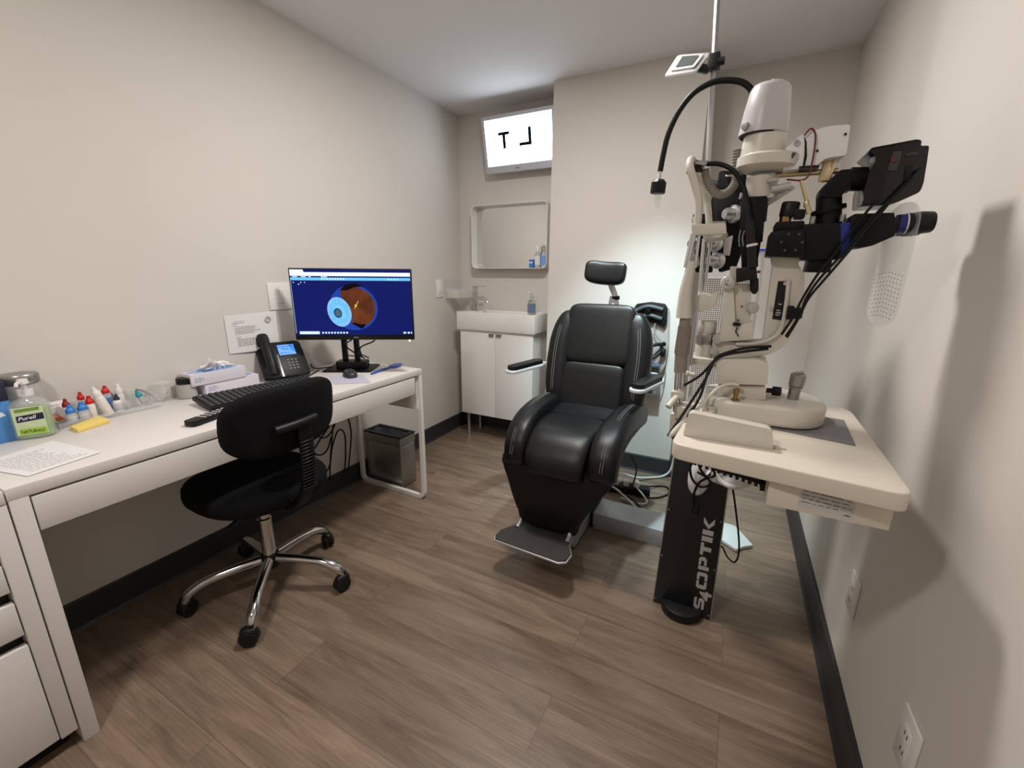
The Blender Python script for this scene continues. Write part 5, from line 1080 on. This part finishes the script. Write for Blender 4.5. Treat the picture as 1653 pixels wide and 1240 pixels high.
# camera body
m = MB(); m.prism(rpoly([(2.107, -0.6, 1.465), (2.11, -0.6, 1.471), (2.177, -0.6, 1.478), (2.183, -0.6, 1.474), (2.183, -0.6, 1.466), (2.195, -0.6, 1.465), (2.197, -0.6, 1.438), (2.199, -0.6, 1.402), (2.197, -0.6, 1.386), (2.163, -0.6, 1.369), (2.115, -0.6, 1.37), (2.112, -0.6, 1.398), (2.115, -0.6, 1.433), (2.121, -0.6, 1.448), (2.118, -0.6, 1.457)], [.002, .004, .005, .003, .002, .004, .002, .004, .006, .01, .004, .004, .004, .004, .003]), (0, .1, 0), .006, 3); cam_ = m.build('camera', BLACKG, t, ang=30)
m = MB(); m.prism(rpoly([(2.144, -0.604, 1.46), (2.157, -0.604, 1.459), (2.155, -0.604, 1.426), (2.141, -0.604, 1.427)], .003), (0, .006, 0), .002).prism(rpoly([(2.163, -0.603, 1.454), (2.18, -0.603, 1.456), (2.181, -0.603, 1.451), (2.164, -0.603, 1.45)], .001), (0, .004, 0), .001); m.build('side_plate', mat('grey_gloss', (58, 56, 58), .3), cam_)
m = MB(); m.lathe([(0, 0), (.0055, 0), (.0045, .0015), (0, .002)], (2.147, -0.604, 1.445), (0, -1, 0), 18); m.build('red_badge', mat('dim_red', (84, 40, 40), .35), cam_)
m = MB(); m.lathe([(.0, 0), (.036, 0), (.037, .004), (.034, .010), (.030, .018), (0, .018)], V((2.135, -0.555, 1.417))+V((.012, 0, 0)), (-1, 0, -.04), 32); m.prism(rpoly([(2.167, -0.603, 1.433), (2.178, -0.603, 1.434), (2.179, -0.603, 1.408), (2.169, -0.603, 1.407)], .002), (0, .005, 0), .001); m.build('lens_mount', BLACKP, cam_)
for P in ([(2.187, -0.606, 1.426), (2.176, -0.612, 1.407), (2.156, -0.612, 1.379), (2.136, -0.612, 1.35), (2.114, -0.612, 1.311), (2.095, -0.612, 1.276), (2.066, -0.612, 1.23), (2.048, -0.61, 1.189), (2.041, -0.607, 1.149), (2.023, -0.603, 1.103)],
          [(2.154, -0.606, 1.371), (2.141, -0.615, 1.349), (2.119, -0.615, 1.311), (2.101, -0.615, 1.276), (2.072, -0.615, 1.225), (2.051, -0.613, 1.186), (2.039, -0.612, 1.142), (2.025, -0.606, 1.101)],
          [(2.133, -0.604, 1.37), (2.12, -0.61, 1.353), (2.081, -0.608, 1.274), (2.062, -0.608, 1.24), (2.043, -0.606, 1.191), (2.03, -0.606, 1.146), (2.015, -0.6, 1.106)]):
    MB().tube(P, .0026, 8).build('cable', CABLEK, cam_)
for P in ([(1.999, -0.597, 1.078), (1.95, -0.604, 1.071), (1.92, -0.607, 1.061), (1.895, -0.61, 1.048), (1.887, -0.615, 1.036), (1.875, -0.63, 0.997), (1.853, -0.66, 0.948), (1.83, -0.7, 0.902), (1.813, -0.72, 0.869)],
          [(1.994, -0.598, 1.072), (1.945, -0.606, 1.062), (1.902, -0.61, 1.048), (1.879, -0.62, 1.018), (1.868, -0.65, 0.955), (1.848, -0.68, 0.911), (1.823, -0.72, 0.865)],
          [(1.886, -0.61, 1.035), (1.861, -0.62, 0.999), (1.825, -0.62, 0.968)]):
    MB().tube(P, .0032, 8).build('cable', CABLEK, t)
m = MB(); m.tube([(1.946, -0.62, 0.985), (1.929, -0.62, 0.986), (1.904, -0.63, 0.976), (1.882, -0.65, 0.949), (1.859, -0.66, 0.913)], .0042, 8).tube([(1.857, -0.66, 0.913), (1.84, -0.69, 0.901), (1.825, -0.715, 0.879), (1.818, -0.72, 0.868)], [.0042, .007, .007, .005], 10); m.build('white_lead', BEIGE, t)
# gooseneck lamp
t = thing('gooseneck_lamp', 'black gooseneck lamp arching left from the slit lamp housing top', 'lamp', (1.88, -.52, 1.6))
m = MB(); m.tube([(1.895, -0.5, 1.627), (1.883, -0.5, 1.644), (1.864, -0.5, 1.657), (1.834, -0.5, 1.665), (1.803, -0.5, 1.665), (1.767, -0.5, 1.65), (1.738, -0.5, 1.616), (1.718, -0.5, 1.57), (1.71, -0.5, 1.523), (1.706, -0.5, 1.486)], .0068, 12); m.build('gooseneck', CABLEK, t)
m = MB(); m.cyl(V((1.706, -0.5, 1.487)), V((1.705, -0.5, 1.467)), .0045, n=12); m.build('ferrule', COOLW, t)
m = MB(); c = V((1.704, -0.5, 1.434)); m.lathe([(0, 0), (.0175, 0), (.0185, .003), (.0185, .026), (.012, .033), (0, .033)], c, (.05, 0, 1), 10); m.build('lamp_cup', BLACKP, t, ang=20)
m = MB(); c = V((1.705, -0.5, 1.396)); m.lathe([(0, 0), (.008, .0), (.0085, .036), (0, .036)], c, (.03, 0, 1), 16); m.build('light_tip', mat('clear_tip', (240, 240, 236), .05, var=0, alpha=.25, spec=.8), t)
# ================================================================ phoropter
t = thing('phoropter', 'black refractor head with silver dials behind the slit lamp', 'phoropter', (1.88, -.28, 1.25))
p0, p1 = -.34, -.22
m = MB(); m.prism(rpoly([(1.821, -0.34, 1.431), (1.825, -0.34, 1.451), (1.883, -0.34, 1.447), (1.903, -0.34, 1.433), (1.915, -0.34, 1.37), (1.916, -0.34, 1.307), (1.904, -0.34, 1.254), (1.862, -0.34, 1.241), (1.849, -0.34, 1.324), (1.831, -0.34, 1.374)], .006), (0, .12, 0), .006)
m.prism(rpoly([(1.83, -0.31, 1.51), (1.84, -0.31, 1.513), (1.899, -0.31, 1.503), (1.909, -0.31, 1.422), (1.833, -0.31, 1.426)], .005), (0, .08, 0), .005); ph_ = m.build('body', BLACKM, t)
def dial(m, p, r, h, d):
    return m.lathe([(0, 0), (r, 0), (r*1.04, h*.12), (r, h*.28), (r*.72, h*.34), (r*.66, h*.8), (r*.5, h), (0, h)], p, d, 26)
for p, r, h, d in (((1.886, -0.35, 1.393), .023, .034, (-.75, -.6, 0)), ((1.85, -0.36, 1.317), .021, .03, (-.6, -.75, 0)), ((1.862, -0.36, 1.272), .021, .04, (-.7, -.7, 0)), ((1.792, -0.3, 1.387), .016, .02, (-.7, -.7, 0)), ((1.792, -0.3, 1.322), .018, .026, (-.7, -.7, 0)), ((1.799, -0.3, 1.274), .017, .03, (-.7, -.7, 0))):
    dial(MB(), p, r, h, d).build('dial', ALU, t)
m = MB()
for p in ((1.839, -0.375, 1.316), (1.783, -0.315, 1.321)): m.lathe([(0, 0), (.010, 0), (.010, .008), (.006, .009), (0, .004)], p, (-.65, -.75, 0), 20)
m.build('lens_aperture', BLACKP, t)
m = MB(); m.tube([(1.825, -0.36, 1.369), (1.848, -0.36, 1.368), (1.866, -0.36, 1.369)], .009, 12, 2).cyl(V((1.895, -0.36, 1.428)), V((1.897, -0.36, 1.443)), .007); m.obox(V((1.863, -0.33, 1.493)), (.03, .012, .006), (0, 4, 0), .002); m.build('chrome_fittings', CHROME, t)
m = MB(); m.prism(rpoly([(1.77, -0.27, 1.41), (1.817, -0.27, 1.407), (1.843, -0.27, 1.241), (1.795, -0.27, 1.241)], .008), (0, .03, 0), .004); m.build('far_half', BLACKM, t)
m = MB(); m.prism(rpoly([(1.865, -0.365, 1.33), (1.887, -0.365, 1.338), (1.885, -0.365, 1.286), (1.87, -0.365, 1.287)], .002), (0, .02, 0), .001); m.build('white_scale', PAPER, t)
MB().tube([(1.876, -0.28, 1.508), (1.83, -.18, 1.50), (1.79, -.09, 1.52)], .014, 12).build('support_arm', BLACKM, t)
# ================================================================ wall charger and headset
t = thing('wall_charger', 'grey wall-mounted charger panel right of the exam chair back', 'wall charger', (1.42, .93, .68))
nW = V((0, -1, 0))
def wl(p, d=0): p = V(p); p.y = .933; return p+nW*d
P = [wl(p, .003) for p in ((1.356, 0.925, 1.041), (1.391, 0.925, 1.065), (1.546, 0.925, 1.071), (1.579, 0.925, 1.047), (1.594, 0.925, 0.823), (1.587, 0.925, 0.71), (1.563, 0.925, 0.654), (1.38, 0.925, 0.634))]
MB().prism(rpoly(P, .012), nW*.022, .004).build('panel', mat('charger_grey', (172, 168, 162), .4, var=.02), t)
MB().prism(rpoly([wl(p, .002) for p in ((1.375, 0.925, 0.688), (1.559, 0.925, 0.7), (1.574, 0.925, 0.532), (1.388, 0.925, 0.522))], .004), nW*.06, .004).build('charger_box', mat('charger_dark', (128, 124, 120), .45, var=.02), t)
t = thing('headset', 'black indirect ophthalmoscope headset hanging on the wall charger panel', 'headset', (1.42, .88, .8))
m = MB(); Q = [wl(p, .045) for p in ((1.376, 0.925, 1.024), (1.398, 0.925, 1.069), (1.475, 0.925, 1.082), (1.553, 0.925, 1.074), (1.572, 0.925, 1.05), (1.576, 0.925, 0.968), (1.562, 0.925, 0.938), (1.514, 0.925, 0.961), (1.457, 0.925, 0.969), (1.407, 0.925, 0.959))]
m.prism(rpoly(Q, .006), nW*-.03, .006).build('optic_housing', BLACKP, t)
GP = mat('slate_pad', (74, 78, 84), .45, var=.05)
m = MB()
m.tube([wl((1.394, 0.925, 1.028), .05), wl((1.464, 0.925, 1.057), .055), wl((1.549, 0.925, 1.042), .05)], .012, 10, 4).tube([wl((1.412, 0.925, 0.985), .05), wl((1.475, 0.925, 1.006), .055), wl((1.547, 0.925, 0.988), .05)], .012, 10, 4); m.build('head_pads', GP, t)
m = MB(); m.obox(wl((1.47, 0.925, 1.017), .06), (.03, .012, .08), (0, 0, 0), .004); m.build('hinge', BLACKG, t)
m = MB(); m.tube([wl((1.389, 0.925, 0.806), .10), wl((1.473, 0.925, 0.821), .09), wl((1.539, 0.925, 0.841), .06), wl((1.568, 0.925, 0.836), .04)], .010, 10).tube([wl((1.56, 0.925, 0.847), .05), wl((1.557, 0.925, 0.798), .06), wl((1.525, 0.925, 0.765), .09), wl((1.469, 0.925, 0.737), .11), wl((1.403, 0.925, 0.723), .12)], .009, 10); m.build('head_band', BLACKP, t)
m = MB(); m.ell(wl((1.569, 0.925, 0.791), .04), (.018, .018, .026)).lathe([(0, 0), (.014, 0), (.012, .012), (0, .014)], wl((1.571, 0.925, 0.844), .05), (.3, -1, 0), 14); m.build('adjust_knob', BLACKP, t)
m = MB(); m.tube([wl((1.514, 0.925, 0.961), .05), wl((1.511, 0.925, 0.921), .05), wl((1.532, 0.925, 0.885), .05), wl((1.559, 0.925, 0.858), .045)], .0035, 8); m.build('cord', mat('grey_cord', (150, 150, 150), .4), t)
m = MB(); m.obox(wl((1.507, 0.925, 0.718), .075), (.12, .05, .02), None, .006).ell(wl((1.472, 0.925, 0.699), .10), (.016, .014, .026)); m.build('viewer', mat('blue_grey_plastic', (84, 96, 112), .35, var=.04), t)
t = thing('charger_lead', 'pale cord looping down the wall from the headset charger', 'cord', (1.5, .92, .6))
MB().tube([wl((1.573, 0.925, 0.777), .005), wl((1.59, 0.925, 0.673), .006), wl((1.585, 0.925, 0.576), .02), wl((1.565, 0.925, 0.554), .04)], .003, 8).build('cord', mat('grey_cord', (0, 0, 0)), t)
# ================================================================ power strip and cords behind the chair
t = thing('power_strip', 'black power strip with white plugs on floor behind the chair', 'power strip', (1.5, .62, 0))
MB().obox((1.47, .60, .025), (.28, .06, .045), (0, 0, 12), .006).build('strip_body', BLACKP, t)
m = MB()
for k in range(3): m.obox((1.42+.055*k, .59+.012*k, .062), (.032, .04, .035), (0, 0, 12+8*k), .005)
m.build('plugs', CABLEW, t)
CW = [('white cord arching over the black strip to the wall corner', CABLEW, .006, [(1.38, .60, .06), (1.42, .66, .08), (1.50, .76, .03), (1.58, .84, .012), (1.64, .895, .012), (1.678, .915, .05), (1.69, .925, .13), (1.692, .93, .25)]),
      ('white cord looped on the floor, larger loop near the silver base', CABLEW, .006, [(1.38, .47, .10), (1.46, .50, .05), (1.58, .42, .012), (1.60, .36, .012), (1.53, .345, .012), (1.42, .38, .012), (1.37, .42, .02)]),
      ('white cord looped on the floor, smaller loop behind the strip', CABLEW, .005, [(1.42, .64, .09), (1.53, .60, .05), (1.61, .53, .012), (1.57, .48, .012), (1.47, .50, .012)]),
      ('black cord lying in wide flat loop on floor behind chair', CABLEK, .0045, [(1.45, .60, .06), (1.56, .66, .03), (1.64, .76, .006), (1.69, .76, .006), (1.70, .68, .006), (1.64, .60, .006), (1.55, .58, .006), (1.46, .62, .02)]),
      ('black cord running under stand base from the floor loops', CABLEK, .0045, [(1.46, .50, .05), (1.55, .47, .03), (1.63, .40, .006), (1.68, .345, .006), (1.72, .335, .006)]),
      ('black cord hanging behind the chair seat to the power strip', CABLEK, .004, [(1.52, .45, .30), (1.54, .52, .2), (1.52, .58, .08), (1.50, .6, .06)])]
for lb, mt_, r, P in CW: tag(MB().tube(P, r, 8).build('floor_cord', mt_), lb, 'cable', 'cords behind the exam chair')
# ================================================================ lights
def area(name, loc, size, power, col, rot=(0, 0, 0), shape='DISK', spread=180):
    d = bpy.data.lights.new(name, 'AREA'); d.shape = shape; d.size = size; d.energy = power; d.color = col; d.spread = R(spread)
    o = bpy.data.objects.new(name, d); COL.objects.link(o); o.location = loc; o.rotation_euler = [R(a) for a in rot]; return o
area('ceiling_downlight', (1.2, -.33, H-.012), .26, 14.5, (1, .955, .915))
area('ceiling_downlight', (1.15, -2.05, H-.012), .2, 10, (1, .94, .885))
d = bpy.data.lights.new('ceiling_spot', 'SPOT'); d.energy = 120; d.color = (.66, .92, 1); d.spot_size = R(62); d.spot_blend = 1; d.shadow_soft_size = .035
o = bpy.data.objects.new('ceiling_spot', d); COL.objects.link(o); o.location = (1.56, .10, H-.015); o.rotation_euler = (R(18), 0, R(8))
w = bpy.data.worlds.new('world'); SC.world = w; w.use_nodes = True; w.node_tree.nodes['Background'].inputs[0].default_value = (.5, .5, .5, 1); w.node_tree.nodes['Background'].inputs[1].default_value = .02
# ================================================================ camera
cd = bpy.data.cameras.new('camera'); co = bpy.data.objects.new('camera', cd); COL.objects.link(co); SC.camera = co
cd.sensor_fit = 'HORIZONTAL'; cd.sensor_width = 36; cd.lens = 36*687.143/1653; cd.clip_start = .02
yaw, pit, rol = .476, .252, .008
f = V((-math.sin(yaw)*math.cos(pit), math.cos(yaw)*math.cos(pit), -math.sin(pit))); r = V((math.cos(yaw), math.sin(yaw), 0)); u = r.cross(f)
r2 = r*math.cos(rol)+u*math.sin(rol); u2 = -r*math.sin(rol)+u*math.cos(rol)
M = Mx((r2, u2, -f)).transposed().to_4x4(); M.translation = V((1.916, -1.715, 1.231)); co.matrix_world = M
SC.view_settings.view_transform = 'Standard'; SC.view_settings.look = 'None'; SC.view_settings.gamma = 1; SC.view_settings.exposure = 0.82
SC.view_settings.use_curve_mapping = False
